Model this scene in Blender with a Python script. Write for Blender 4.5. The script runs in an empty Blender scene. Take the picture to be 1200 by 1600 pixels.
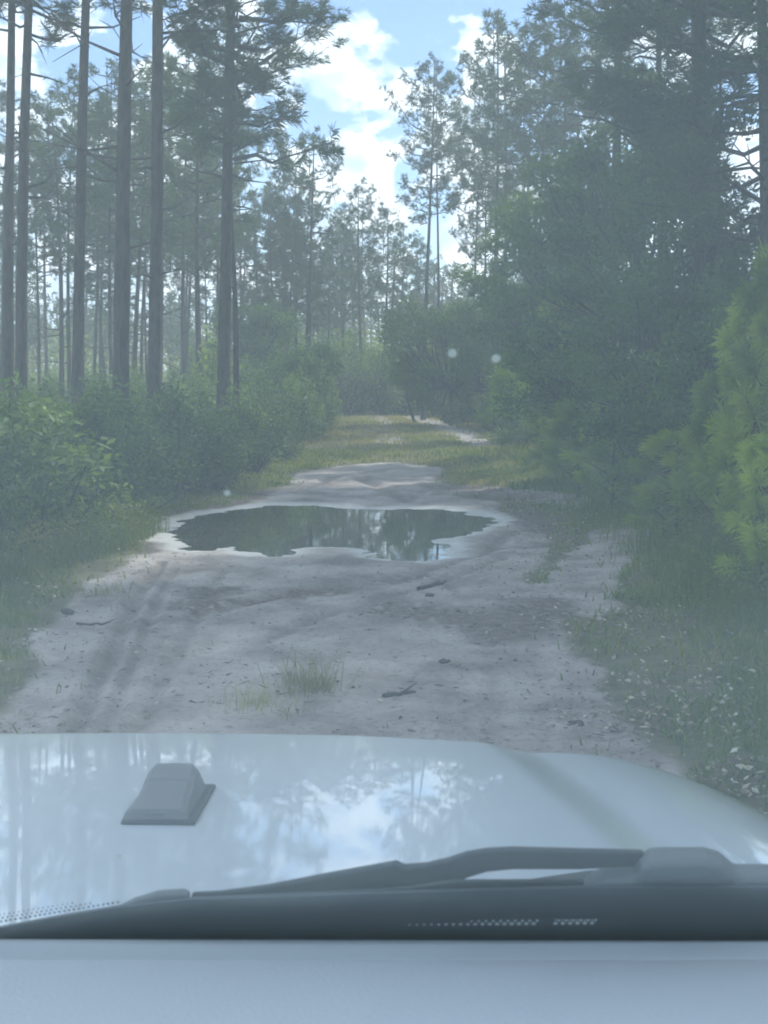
import bpy, bmesh, math, random
import numpy as np
from mathutils import Vector, Matrix

# ------------------------------------------------------------------ camera
F_PX, PITCH, CAM_H = 2000.0, math.radians(5.99), 1.65
sc = bpy.context.scene
COL = sc.collection
cam_d = bpy.data.cameras.new("camera")
cam_d.sensor_fit = 'VERTICAL'
cam_d.sensor_height = 32.0
cam_d.lens = 32.0 * F_PX / 1600.0
cam_d.clip_start = 0.05
cam_d.clip_end = 3000
cam_d.dof.use_dof = True
cam_d.dof.focus_distance = 9.0
cam_d.dof.aperture_fstop = 22.0
cam = bpy.data.objects.new("camera", cam_d)
COL.objects.link(cam)
cam.location = (0, 0, CAM_H)
cam.rotation_euler = (math.radians(90) - PITCH, 0, 0)
sc.camera = cam
sc.render.resolution_x, sc.render.resolution_y = 768, 1024


def ray(px, py):
    u, v = (px - 600) / F_PX, (800 - py) / F_PX
    c, s = math.cos(PITCH), math.sin(PITCH)
    return np.array([u, c + v * s, -s + v * c])


def at(px, py, Y):
    d = ray(px, py)
    return np.array([0, 0, CAM_H]) + d * (Y / d[1])


def on_z(px, py, z=0.0):
    d = ray(px, py)
    return np.array([0, 0, CAM_H]) + d * ((z - CAM_H) / d[2])


# ------------------------------------------------------------------ light
SUN_EL, SUN_AZ = math.radians(41), math.radians(44)      # azimuth clockwise from +Y (ahead, to the right)
SUN_STRENGTH = 2.0
SKY_STRENGTH = 0.085
world = bpy.data.worlds.new("World")
sc.world = world
world.use_nodes = True
nt = world.node_tree
nt.nodes.clear()
N = nt.nodes.new
L = nt.links.new
out = N("ShaderNodeOutputWorld")
bg = N("ShaderNodeBackground")
bg.inputs[1].default_value = SKY_STRENGTH
sky = N("ShaderNodeTexSky")
sky.sky_type = 'NISHITA'
sky.sun_disc = False
sky.sun_elevation = SUN_EL
sky.sun_rotation = SUN_AZ
sky.air_density = .85
sky.dust_density = .15
sky.ozone_density = 4.0
L(sky.outputs[0], bg.inputs[0])
tc = N("ShaderNodeTexCoord")
nrm = N("ShaderNodeVectorMath"); nrm.operation = 'NORMALIZE'
L(tc.outputs['Generated'], nrm.inputs[0])
# cumulus banks: (pixel in the photograph's direction, angular radius, stretch handled by several)
BANKS = [(470, 90, .030), (520, 110, .032), (570, 125, .026), (620, 160, .022), (495, 65, .018),
         (545, 265, .027), (590, 290, .026), (505, 290, .025), (650, 300, .02), (440, 120, .03),
         (330, 120, .05), (60, 300, .06), (200, 330, .07), (30, 220, .03), (330, 400, .06), (120, 420, .06), (480, 400, .05),
         (700, 240, .045), (780, 110, .03), (740, 380, .05), (830, 340, .035), (990, 120, .04),
         (1100, 330, .05), (1160, 300, .04), (960, 420, .06), (600, 420, .05),
         (250, -160, .06), (420, -330, .09), (640, -420, .10), (100, -420, .09), (860, -520, .12), (-250, -200, .15), (1400, -100, .12)]
fld = None
for (px, py, r) in BANKS:
    d = ray(px, py); d = d / np.linalg.norm(d)
    vd = N("ShaderNodeVectorMath"); vd.operation = 'DISTANCE'
    L(nrm.outputs[0], vd.inputs[0]); vd.inputs[1].default_value = tuple(d)
    mr = N("ShaderNodeMapRange"); mr.clamp = False
    mr.inputs['From Min'].default_value = r * 1.35; mr.inputs['From Max'].default_value = 0
    mr.inputs['To Min'].default_value = 0; mr.inputs['To Max'].default_value = 1
    L(vd.outputs['Value'], mr.inputs['Value'])
    if fld is None:
        fld = mr.outputs[0]
    else:
        mx = N("ShaderNodeMath"); mx.operation = 'MAXIMUM'
        L(fld, mx.inputs[0]); L(mr.outputs[0], mx.inputs[1]); fld = mx.outputs[0]
mp = N("ShaderNodeMapping"); mp.inputs['Scale'].default_value = (1, 1, 1.6)
L(nrm.outputs[0], mp.inputs[0])
nz = N("ShaderNodeTexNoise"); nz.inputs['Scale'].default_value = 17; nz.inputs['Detail'].default_value = 7; nz.inputs['Roughness'].default_value = .58
L(mp.outputs[0], nz.inputs['Vector'])
nzb = N("ShaderNodeTexNoise"); nzb.inputs['Scale'].default_value = 3.2; nzb.inputs['Detail'].default_value = 8; nzb.inputs['Roughness'].default_value = .6
L(mp.outputs[0], nzb.inputs['Vector'])
# scattered clouds everywhere else
gen = N("ShaderNodeMapRange"); gen.clamp = False
gen.inputs['From Min'].default_value = .44; gen.inputs['From Max'].default_value = .60
gen.inputs['To Min'].default_value = 0; gen.inputs['To Max'].default_value = 1
L(nzb.outputs[0], gen.inputs['Value'])
# the scattered clouds stay out of the part the photograph shows
vm = N("ShaderNodeVectorMath"); vm.operation = 'DISTANCE'
dd = ray(620, 250); dd = dd / np.linalg.norm(dd)
L(nrm.outputs[0], vm.inputs[0]); vm.inputs[1].default_value = tuple(dd)
gate = N("ShaderNodeMapRange"); gate.inputs['From Min'].default_value = .22; gate.inputs['From Max'].default_value = .4
gate.inputs['To Min'].default_value = -1.5; gate.inputs['To Max'].default_value = 0
L(vm.outputs['Value'], gate.inputs['Value'])
ga = N("ShaderNodeMath"); ga.operation = 'ADD'; L(gen.outputs[0], ga.inputs[0]); L(gate.outputs[0], ga.inputs[1])
mx = N("ShaderNodeMath"); mx.operation = 'MAXIMUM'; L(fld, mx.inputs[0]); L(ga.outputs[0], mx.inputs[1])
nm = N("ShaderNodeMath"); nm.operation = 'MULTIPLY_ADD'; nm.inputs[1].default_value = 3.4; nm.inputs[2].default_value = -1.82
L(nz.outputs[0], nm.inputs[0])
ad = N("ShaderNodeMath"); ad.operation = 'ADD'; L(mx.outputs[0], ad.inputs[0]); L(nm.outputs[0], ad.inputs[1])
cov = N("ShaderNodeMapRange"); cov.interpolation_type = 'SMOOTHSTEP'
cov.inputs['From Min'].default_value = 0.02; cov.inputs['From Max'].default_value = .36
L(ad.outputs[0], cov.inputs['Value'])
shade = N("ShaderNodeTexNoise"); shade.inputs['Scale'].default_value = 20; shade.inputs['Detail'].default_value = 4
L(mp.outputs[0], shade.inputs['Vector'])
cr = N("ShaderNodeValToRGB")
cr.color_ramp.elements[0].position = .38; cr.color_ramp.elements[0].color = (.46, .60, .78, 1)
cr.color_ramp.elements[1].position = .58; cr.color_ramp.elements[1].color = (.88, .95, 1.0, 1)
L(shade.outputs[0], cr.inputs[0])
cbg = N("ShaderNodeBackground"); cbg.inputs[1].default_value = .80
L(cr.outputs[0], cbg.inputs[0])
mixs = N("ShaderNodeMixShader")
L(cov.outputs[0], mixs.inputs[0]); L(bg.outputs[0], mixs.inputs[1]); L(cbg.outputs[0], mixs.inputs[2])
L(mixs.outputs[0], out.inputs[0])

sd_ = bpy.data.lights.new("sun", 'SUN')
sd_.energy = SUN_STRENGTH
sd_.angle = math.radians(2.5)
sd_.color = (1.0, .95, .86)
sun = bpy.data.objects.new("sun", sd_)
COL.objects.link(sun)
sdir = Vector((math.sin(SUN_AZ) * math.cos(SUN_EL), math.cos(SUN_AZ) * math.cos(SUN_EL), math.sin(SUN_EL)))
sun.rotation_euler = sdir.to_track_quat('Z', 'Y').to_euler()
sun.location = sdir * 80

sc.view_settings.view_transform = 'Standard'
sc.view_settings.look = 'None'
sc.view_settings.exposure = 1.42
sc.view_settings.gamma = 1.0
cy = sc.cycles
cy.use_denoising = True
cy.max_bounces = 6
cy.diffuse_bounces = 3
cy.glossy_bounces = 3
cy.transmission_bounces = 4
cy.volume_bounces = 1
cy.transparent_max_bounces = 8
cy.sample_clamp_indirect = 4.0
cy.caustics_reflective = False
cy.caustics_refractive = False
cy.filter_width = 1.9

# ------------------------------------------------------------------ helpers
rng = np.random.default_rng(11)
random.seed(5)


def tag(o, label=None, cat=None, group=None, kind=None):
    if label: o['label'] = label
    if cat: o['category'] = cat
    if group: o['group'] = group
    if kind: o['kind'] = kind
    return o


def empty(name, loc, label, cat, group=None):
    o = bpy.data.objects.new(name, None)
    o.empty_display_size = .2
    COL.objects.link(o)
    o.location = loc
    return tag(o, label, cat, group)


def mesh_np(name, V, polys, midx=None, tint=None, attrs=None, smooth=False):
    """polys: list of int arrays (n,k) with k corners"""
    me = bpy.data.meshes.new(name)
    V = np.asarray(V, dtype=np.float32)
    me.vertices.add(len(V))
    me.vertices.foreach_set("co", V.ravel())
    tot = np.concatenate([np.full(len(p), p.shape[1], dtype=np.int32) for p in polys])
    idx = np.concatenate([p.ravel() for p in polys]).astype(np.int32)
    me.loops.add(len(idx))
    me.loops.foreach_set("vertex_index", idx)
    me.polygons.add(len(tot))
    st = np.concatenate([[0], np.cumsum(tot)[:-1]]).astype(np.int32)
    me.polygons.foreach_set("loop_start", st)
    me.polygons.foreach_set("loop_total", tot)
    if midx is not None:
        me.polygons.foreach_set("material_index", np.asarray(midx, dtype=np.int32))
    me.polygons.foreach_set("use_smooth", np.full(len(tot), smooth))
    if tint is not None:
        a = me.attributes.new("tint", 'FLOAT', 'POINT')
        a.data.foreach_set("value", np.asarray(tint, dtype=np.float32))
    for k, v in (attrs or {}).items():
        a = me.attributes.new(k, 'FLOAT', 'POINT')
        a.data.foreach_set("value", np.asarray(v, dtype=np.float32))
    me.update(calc_edges=True)
    return me


class MB:
    """collects tris / quads / tubes with a material index and a tint"""
    def __init__(s):
        s.V = []; s.P = {3: [], 4: []}; s.M = {3: [], 4: []}; s.T = []; s.n = 0

    def add(s, V, P, m=0, t=.5):
        V = np.asarray(V, float); P = np.asarray(P, int)
        s.V.append(V)
        s.T.append(np.full(len(V), t) if np.isscalar(t) else np.asarray(t))
        s.P[P.shape[1]].append(P + s.n); s.M[P.shape[1]].append(np.full(len(P), m))
        s.n += len(V)

    def tube(s, pts, rad, k=8, m=0, t=.5, cap=True):
        pts = np.asarray(pts, float); n = len(pts)
        rad = np.broadcast_to(np.asarray(rad, float), (n,))
        tan = np.gradient(pts, axis=0)
        tan /= np.linalg.norm(tan, axis=1)[:, None] + 1e-9
        ref = np.array([0, 0, 1.]) if abs(tan[0][2]) < .8 else np.array([1., 0, 0])
        a = np.cross(tan, ref); a /= np.linalg.norm(a, axis=1)[:, None] + 1e-9
        b = np.cross(tan, a)
        th = np.linspace(0, 2 * math.pi, k, endpoint=False)
        V = pts[:, None] + rad[:, None, None] * (np.cos(th)[None, :, None] * a[:, None] + np.sin(th)[None, :, None] * b[:, None])
        V = V.reshape(-1, 3)
        i = np.arange(n - 1)[:, None] * k + np.arange(k)[None]
        j = np.arange(n - 1)[:, None] * k + (np.arange(k)[None] + 1) % k
        P = np.stack([i, j, j + k, i + k], -1).reshape(-1, 4)
        s.add(V, P, m, t)

    def mesh(s, name, smooth=False):
        polys, mi = [], []
        for k in (3, 4):
            if s.P[k]:
                polys.append(np.concatenate(s.P[k])); mi.append(np.concatenate(s.M[k]))
        return mesh_np(name, np.concatenate(s.V), polys, np.concatenate(mi), np.concatenate(s.T), smooth=smooth)


def obj(name, me, mats, parent=None, loc=None):
    for m in (mats if isinstance(mats, (list, tuple)) else [mats]):
        if len(me.materials) < (len(mats) if isinstance(mats, (list, tuple)) else 1):
            me.materials.append(m)
    o = bpy.data.objects.new(name, me)
    COL.objects.link(o)
    if parent is not None: o.parent = parent
    if loc is not None: o.location = loc
    return o


def unit(n, r=rng):
    v = r.normal(size=(n, 3))
    return v / np.linalg.norm(v, axis=1)[:, None]


# ------------------------------------------------------------------ materials
def new_mat(name):
    m = bpy.data.materials.new(name); m.use_nodes = True
    m.node_tree.nodes.clear()
    return m, m.node_tree.nodes.new, m.node_tree.links.new


def mat_simple(name, col, rough=.6, var=.0, scale=8, coat=0, spec=.5, metallic=0, bump=0, bscale=60):
    m, N, L = new_mat(name)
    o = N("ShaderNodeOutputMaterial"); p = N("ShaderNodeBsdfPrincipled")
    p.inputs['Base Color'].default_value = (*col, 1)
    p.inputs['Roughness'].default_value = rough
    p.inputs['Metallic'].default_value = metallic
    p.inputs['Specular IOR Level'].default_value = spec
    p.inputs['Coat Weight'].default_value = coat
    p.inputs['Coat Roughness'].default_value = .03
    g = N("ShaderNodeTexCoord")
    if var:
        n = N("ShaderNodeTexNoise"); n.inputs['Scale'].default_value = scale; n.inputs['Detail'].default_value = 6
        L(g.outputs['Object'], n.inputs['Vector'])
        r = N("ShaderNodeMapRange"); r.inputs['To Min'].default_value = 1 - var; r.inputs['To Max'].default_value = 1 + var
        L(n.outputs[0], r.inputs['Value'])
        x = N("ShaderNodeVectorMath"); x.operation = 'SCALE'; x.inputs[0].default_value = col
        L(r.outputs[0], x.inputs['Scale']); L(x.outputs[0], p.inputs['Base Color'])
    if bump:
        n = N("ShaderNodeTexNoise"); n.inputs['Scale'].default_value = bscale; n.inputs['Detail'].default_value = 4
        L(g.outputs['Object'], n.inputs['Vector'])
        b = N("ShaderNodeBump"); b.inputs['Strength'].default_value = bump; b.inputs['Distance'].default_value = .002
        L(n.outputs[0], b.inputs['Height']); L(b.outputs[0], p.inputs['Normal'])
    L(p.outputs[0], o.inputs[0])
    return m


def mat_leaf(name, stops, trans=.4, rough=.55, objvar=.25, tcol=(1.3, 1.25, .6)):
    """colour from the 'tint' attribute through a ramp, plus a per-plant change"""
    m, N, L = new_mat(name)
    o = N("ShaderNodeOutputMaterial")
    a = N("ShaderNodeAttribute"); a.attribute_name = "tint"
    oi = N("ShaderNodeObjectInfo")
    r = N("ShaderNodeValToRGB")
    els = r.color_ramp.elements
    els[0].position, els[0].color = stops[0][0], (*stops[0][1], 1)
    els[1].position, els[1].color = stops[-1][0], (*stops[-1][1], 1)
    for p_, c_ in stops[1:-1]:
        e = els.new(p_); e.color = (*c_, 1)
    L(a.outputs['Fac'], r.inputs[0])
    mr = N("ShaderNodeMapRange"); mr.inputs['To Min'].default_value = 1 - objvar; mr.inputs['To Max'].default_value = 1 + objvar
    L(oi.outputs['Random'], mr.inputs['Value'])
    x = N("ShaderNodeVectorMath"); x.operation = 'SCALE'
    L(r.outputs[0], x.inputs[0]); L(mr.outputs[0], x.inputs['Scale'])
    d = N("ShaderNodeBsdfPrincipled"); d.inputs['Roughness'].default_value = rough
    d.inputs['Specular IOR Level'].default_value = .25
    L(x.outputs[0], d.inputs['Base Color'])
    tm = N("ShaderNodeVectorMath"); tm.operation = 'MULTIPLY'; tm.inputs[1].default_value = tcol
    L(x.outputs[0], tm.inputs[0])
    t = N("ShaderNodeBsdfTranslucent"); L(tm.outputs[0], t.inputs[0])
    mx = N("ShaderNodeMixShader"); mx.inputs[0].default_value = trans
    L(d.outputs[0], mx.inputs[1]); L(t.outputs[0], mx.inputs[2]); L(mx.outputs[0], o.inputs[0])
    return m


def mat_bark(name, c1, c2):
    m, N, L = new_mat(name)
    o = N("ShaderNodeOutputMaterial"); p = N("ShaderNodeBsdfPrincipled"); p.inputs['Roughness'].default_value = .95
    p.inputs['Specular IOR Level'].default_value = .1
    g = N("ShaderNodeTexCoord"); mp = N("ShaderNodeMapping"); mp.inputs['Scale'].default_value = (9, 9, 2.2)
    L(g.outputs['Object'], mp.inputs[0])
    v = N("ShaderNodeTexVoronoi"); v.inputs['Scale'].default_value = 2.2; L(mp.outputs[0], v.inputs['Vector'])
    n = N("ShaderNodeTexNoise"); n.inputs['Scale'].default_value = 1.3; n.inputs['Detail'].default_value = 8; L(mp.outputs[0], n.inputs['Vector'])
    ad = N("ShaderNodeMath"); ad.operation = 'MULTIPLY_ADD'; ad.inputs[1].default_value = .6; L(v.outputs['Distance'], ad.inputs[0]); L(n.outputs[0], ad.inputs[2])
    r = N("ShaderNodeValToRGB"); r.color_ramp.elements[0].position = .45; r.color_ramp.elements[0].color = (*c1, 1)
    r.color_ramp.elements[1].position = .95; r.color_ramp.elements[1].color = (*c2, 1)
    L(ad.outputs[0], r.inputs[0]); L(r.outputs[0], p.inputs['Base Color'])
    b = N("ShaderNodeBump"); b.inputs['Strength'].default_value = .8; b.inputs['Distance'].default_value = .03
    L(ad.outputs[0], b.inputs['Height']); L(b.outputs[0], p.inputs['Normal'])
    L(p.outputs[0], o.inputs[0])
    return m


M_bark = mat_bark("pine bark", (.022, .017, .014), (.10, .078, .064))
M_oakbark = mat_bark("oak bark", (.03, .028, .024), (.10, .095, .08))
M_needle = mat_leaf("pine needles", [(0, (.038, .070, .022)), (.5, (.062, .110, .030)), (1, (.11, .165, .04))], trans=.3)
M_young = mat_leaf("young pine needles", [(0, (.09, .15, .02)), (.5, (.22, .33, .035)), (1, (.40, .50, .06))], trans=.4)
M_oak = mat_leaf("oak leaves", [(0, (.050, .098, .022)), (.5, (.095, .165, .032)), (1, (.17, .25, .045))], trans=.3)
M_shrub = mat_leaf("shrub leaves", [(0, (.040, .080, .018)), (.5, (.085, .15, .028)), (.85, (.16, .24, .04)), (1, (.25, .32, .06))], trans=.35)
M_far = mat_leaf("sunlit leaves", [(0, (.10, .16, .04)), (.5, (.20, .28, .06)), (1, (.30, .38, .09))], trans=.45, objvar=.1)  # sunlight on the far leaves is put into this brighter colour
M_dead = mat_leaf("dead leaves", [(0, (.06, .04, .03)), (.3, (.18, .13, .09)), (.65, (.40, .34, .26)), (1, (.72, .68, .58))], trans=.1, tcol=(1, .9, .7))
M_grass = mat_leaf("grass blades", [(0, (.065, .12, .02)), (.4, (.13, .19, .03)), (.75, (.22, .24, .05)), (1, (.34, .29, .13))], trans=.4)
M_twig = mat_simple("twigs and clods", (.075, .058, .045), .95, var=.4)

# ------------------------------------------------------------------ ground
def poly(pts, z=0.0):
    return np.array([on_z(x, y, z)[:2] for x, y in pts])


PUD_Z = -0.018
puddle_px = [(252, 832), (262, 822), (290, 810), (335, 801), (372, 796), (420, 789), (470, 788), (520, 790), (560, 796), (620, 794),
             (690, 795), (735, 800), (765, 808), (778, 815), (765, 823), (735, 832), (705, 842), (694, 851), (712, 861), (695, 872),
             (650, 879), (610, 876), (578, 868), (555, 858), (520, 855), (480, 857), (455, 864), (432, 869), (395, 869), (372, 860),
             (360, 855), (330, 860), (292, 861), (270, 849)]
puddle = poly(puddle_px, PUD_Z)
sand_px = [(-260, 1700), (-40, 1150), (10, 1100), (60, 1010), (120, 935), (185, 885), (222, 852), (228, 838), (262, 818), (340, 796),
           (400, 778), (440, 757), (470, 738), (520, 728), (600, 722), (690, 731), (702, 745), (700, 775), (760, 784), (800, 800),
           (835, 830), (850, 870), (840, 905), (880, 960), (925, 1030), (960, 1090), (1010, 1160), (1090, 1230), (1200, 1320), (1500, 1700)]
sand = poly(sand_px)


def sdist(P, poly_):
    """signed distance to polygon, positive inside"""
    x, y = P[:, 0], P[:, 1]
    n = len(poly_)
    best = np.full(len(P), 1e9)
    inside = np.zeros(len(P), bool)
    for i in range(n):
        a = poly_[i]; b = poly_[(i + 1) % n]
        ab = b - a
        t = np.clip(((x - a[0]) * ab[0] + (y - a[1]) * ab[1]) / (ab @ ab + 1e-12), 0, 1)
        dx = x - (a[0] + t * ab[0]); dy = y - (a[1] + t * ab[1])
        best = np.minimum(best, dx * dx + dy * dy)
        c = ((a[1] > y) != (b[1] > y)) & (x < (b[0] - a[0]) * (y - a[1]) / (b[1] - a[1] + 1e-12) + a[0])
        inside ^= c
    return np.where(inside, 1, -1) * np.sqrt(best)


def line_d(P, pts):
    best = np.full(len(P), 1e9)
    for a, b in zip(pts[:-1], pts[1:]):
        ab = b - a
        t = np.clip(((P[:, 0] - a[0]) * ab[0] + (P[:, 1] - a[1]) * ab[1]) / (ab @ ab + 1e-12), 0, 1)
        best = np.minimum(best, np.hypot(P[:, 0] - a[0] - t * ab[0], P[:, 1] - a[1] - t * ab[1]))
    return best


def vnoise(P, scale, seed=0):
    """value noise on the plane"""
    r = np.random.default_rng(seed)
    G = r.random((256, 256))
    q = P[:, :2] * scale + 1000.37
    i = np.floor(q).astype(int); f = q - i; f = f * f * (3 - 2 * f)
    i &= 255; j = (i + 1) & 255
    return ((G[i[:, 0], i[:, 1]] * (1 - f[:, 0]) + G[j[:, 0], i[:, 1]] * f[:, 0]) * (1 - f[:, 1]) +
            (G[i[:, 0], j[:, 1]] * (1 - f[:, 0]) + G[j[:, 0], j[:, 1]] * f[:, 0]) * f[:, 1]) - .5


def fbm(P, scale, oct_=4, seed=0):
    s = 0; a = 1
    for k in range(oct_):
        s = s + a * vnoise(P, scale * 2 ** k, seed + k); a *= .5
    return s


def sstep(a, b, x):
    t = np.clip((x - a) / (b - a), 0, 1)
    return t * t * (3 - 2 * t)


RUTS = [([(60, 1240), (128, 1120), (180, 1010), (215, 930), (252, 880)], .055, .040),
        ([(95, 1240), (172, 1110), (215, 1010), (250, 930), (275, 880)], .045, .022),
        ([(200, 1180), (262, 1050), (310, 960), (350, 890)], .05, .018),
        ([(300, 965), (420, 932), (540, 915), (640, 897), (760, 862), (800, 828)], .09, .030),
        ([(400, 1010), (500, 962), (600, 935), (700, 905), (790, 870)], .06, .020),
        ([(560, 745), (590, 760), (640, 785)], .12, .035),
        ([(460, 770), (520, 745), (600, 735)], .10, .030),
        ([(690, 740), (670, 760), (640, 780)], .10, .020),
        ([(770, 1250), (775, 1100), (765, 1000), (730, 940), (690, 900)], .05, .009),
        ([(700, 1250), (700, 1100), (680, 1000), (640, 940)], .035, .006),
        ([(850, 1250), (850, 1100), (830, 980), (800, 880)], .04, .006)]
RUTS = [(poly(p), w, d) for p, w, d in RUTS]
MUD = [([(620, 950), (700, 960), (760, 975)], .34), ([(700, 760), (760, 770), (810, 780)], .38), ([(380, 940), (520, 925), (640, 905)], .16),
       ([(300, 950), (330, 920)], .2), ([(860, 940), (800, 990)], .25), ([(820, 800), (850, 830)], .2), ([(230, 860), (330, 800), (430, 765)], .12)]
MUD = [(poly(p), w) for p, w in MUD]
LOOP = poly([(700, 760), (800, 775), (880, 785), (950, 800), (990, 830), (960, 870), (915, 905), (895, 950)])
TRACK = poly([(640, 650), (700, 672), (765, 705)])
TRACK2 = poly([(560, 640), (600, 655), (610, 700)])


def ground_fields(P):
    sdp = sdist(P, puddle)
    sdp = sdp + .21 * fbm(P, 3.6, 4, 61) * np.exp(-(sdp / .4) ** 2)
    sds = sdist(P, sand) + .28 * fbm(P, 1.1, 4, 3)
    s = sstep(-.18, .22, sds)
    dl = line_d(P, LOOP)
    s = np.maximum(s, .95 * sstep(.55, .2, dl + .25 * fbm(P, 2, 3, 9)))
    far = sstep(.65, .2, line_d(P, TRACK) + .5 * fbm(P, 1.2, 3, 4)) * 1.0
    far = np.maximum(far, sstep(.6, .1, line_d(P, TRACK2) + .6 * fbm(P, 1.2, 3, 6)) * .6)
    s = np.maximum(s, far)
    mud_rut_shade = np.zeros(len(P))
    for l, w in MUD:
        mud_rut_shade = np.maximum(mud_rut_shade, sstep(w * 1.6, w * .3, line_d(P, l) + .3 * fbm(P, 2.5, 4, 21)))
    mud_rut_shade *= 1.15
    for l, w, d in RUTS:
        mud_rut_shade = np.maximum(mud_rut_shade, min(.45, d * 14) * np.exp(-(line_d(P, l) / w) ** 2) * (.7 + fbm(P, 9, 2, 23)))  # ruts too: dark debris plus their missing relief shade, put into colour
    z = .05 * fbm(P, .5, 4, 1) * sstep(0, -1.5, sds) + .022 * fbm(P, 3, 5, 2) + .012 * fbm(P, 14, 3, 8)
    z += .10 * sstep(0, -1.6, sds) * sstep(3, 8, P[:, 1]) * sstep(60, 30, P[:, 1])
    for l, w, d in RUTS:
        q = line_d(P, l) + .02 * fbm(P, 4, 2, 7)
        z += -d * np.exp(-(q / w) ** 2) + .45 * d * np.exp(-((q - 1.9 * w) / (.6 * w)) ** 2)
    # the puddle bowl, with a low firm rim
    flat = sstep(-.55, -.05, sdp)
    z = z * (1 - flat) + (.008 * fbm(P, 6, 3, 31)) * flat
    z += PUD_Z * sstep(-.16, 0, sdp) - .05 * sstep(0, .35, sdp)
    wet_glint = sstep(-.30, -.04, sdp + .05 * fbm(P, 4, 3, 13))
    return s, mud_rut_shade, z, wet_glint, sds


ys = np.concatenate([np.linspace(-60, 2.6, 12), np.linspace(2.8, 20, 760), np.linspace(20.08, 75, 330)[1:], np.geomspace(76, 900, 26)])
xs = np.concatenate([-np.geomspace(10, 700, 28)[::-1], np.linspace(-9.8, 9.8, 680), np.geomspace(10, 700, 28)])
X, Y = np.meshgrid(xs, ys)
P = np.stack([X.ravel(), Y.ravel()], -1)
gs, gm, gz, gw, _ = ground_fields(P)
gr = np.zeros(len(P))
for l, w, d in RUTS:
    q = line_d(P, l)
    gr = np.maximum(gr, min(.75, d * 28) * np.exp(-(q / (w * .9)) ** 4) * (.75 + .25 * np.sign(np.sin(P[:, 1] * 48 + 2 * P[:, 0] * 48))))  # relief shade of the ruts and tread, darkened into the sand colour
nx = len(xs)
i = (np.arange(len(ys) - 1)[:, None] * nx + np.arange(nx - 1)[None]).ravel()
Q = np.stack([i, i + 1, i + nx + 1, i + nx], -1)
gme = mesh_np("ground", np.stack([P[:, 0], P[:, 1], gz], -1), [Q], attrs={'sand': gs, 'mud_rut_shade': gm, 'wet_glint': gw, 'rut': gr}, smooth=True)

m, N, L = new_mat("ground soil")
o = N("ShaderNodeOutputMaterial"); p = N("ShaderNodeBsdfPrincipled"); p.inputs['Specular IOR Level'].default_value = .25
g = N("ShaderNodeTexCoord")


def attr(n):
    a = N("ShaderNodeAttribute"); a.attribute_name = n
    return a.outputs['Fac']


def noise(sc_, det=6, ro=.6, vec=None):
    n = N("ShaderNodeTexNoise"); n.inputs['Scale'].default_value = sc_; n.inputs['Detail'].default_value = det; n.inputs['Roughness'].default_value = ro
    L(vec or g.outputs['Object'], n.inputs['Vector'])
    return n.outputs[0]


def ramp(src, stops):
    r = N("ShaderNodeValToRGB"); e = r.color_ramp.elements
    e[0].position, e[0].color = stops[0][0], (*stops[0][1], 1)
    e[1].position, e[1].color = stops[-1][0], (*stops[-1][1], 1)
    for a_, c_ in stops[1:-1]:
        k = e.new(a_); k.color = (*c_, 1)
    L(src, r.inputs[0])
    return r.outputs[0]


def mixc(f, a_, b_):
    mx = N("ShaderNodeMix"); mx.data_type = 'RGBA'
    L(f, mx.inputs[0]); L(a_, mx.inputs[6]); L(b_, mx.inputs[7])
    return mx.outputs[2]


sandc = ramp(noise(1.7), [(.34, (.19, .155, .14)), (.44, (.29, .25, .23)), (.54, (.37, .33, .305)), (.70, (.47, .43, .40))])
speck = ramp(noise(24, 5, .75), [(.33, (.22, .17, .15)), (.47, (1, 1, 1)), (1, (1, 1, 1))])
mul = N("ShaderNodeMix"); mul.data_type = 'RGBA'; mul.blend_type = 'MULTIPLY'; mul.inputs[0].default_value = .8
L(sandc, mul.inputs[6]); L(speck, mul.inputs[7])
floorc = ramp(noise(5), [(.3, (.075, .065, .04)), (.5, (.12, .115, .06)), (.7, (.18, .165, .09))])
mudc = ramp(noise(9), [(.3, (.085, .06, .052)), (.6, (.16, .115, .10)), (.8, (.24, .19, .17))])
glintc = ramp(noise(6), [(.3, (.42, .41, .39)), (.7, (.58, .57, .55))])  # pale shore: froth and sky glint put into the colour
edge = N("ShaderNodeMath"); edge.operation = 'MULTIPLY_ADD'; edge.inputs[1].default_value = 1.0
nb_ = N("ShaderNodeMapRange"); nb_.inputs['To Min'].default_value = -.35; nb_.inputs['To Max'].default_value = .35; L(noise(11), nb_.inputs[0])
L(attr('sand'), edge.inputs[0]); L(nb_.outputs[0], edge.inputs[2])
es = N("ShaderNodeMapRange"); es.interpolation_type = 'SMOOTHSTEP'; es.inputs['From Min'].default_value = .25; es.inputs['From Max'].default_value = .7
L(edge.outputs[0], es.inputs[0])
c1 = mixc(es.outputs[0], floorc, mul.outputs[2])
me_ = N("ShaderNodeMath"); me_.operation = 'MULTIPLY'; L(attr('mud_rut_shade'), me_.inputs[0])
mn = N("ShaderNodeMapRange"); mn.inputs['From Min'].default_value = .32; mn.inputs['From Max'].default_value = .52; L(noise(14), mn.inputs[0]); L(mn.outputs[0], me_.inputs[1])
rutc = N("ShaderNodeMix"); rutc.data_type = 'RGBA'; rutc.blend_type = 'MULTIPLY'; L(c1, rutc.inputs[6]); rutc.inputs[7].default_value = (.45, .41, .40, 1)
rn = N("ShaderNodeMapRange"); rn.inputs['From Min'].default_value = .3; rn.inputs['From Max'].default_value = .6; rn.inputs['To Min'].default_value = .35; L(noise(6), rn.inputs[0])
rm = N("ShaderNodeMath"); rm.operation = 'MULTIPLY'; L(attr('rut'), rm.inputs[0]); L(rn.outputs[0], rm.inputs[1]); L(rm.outputs[0], rutc.inputs[0])
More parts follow.
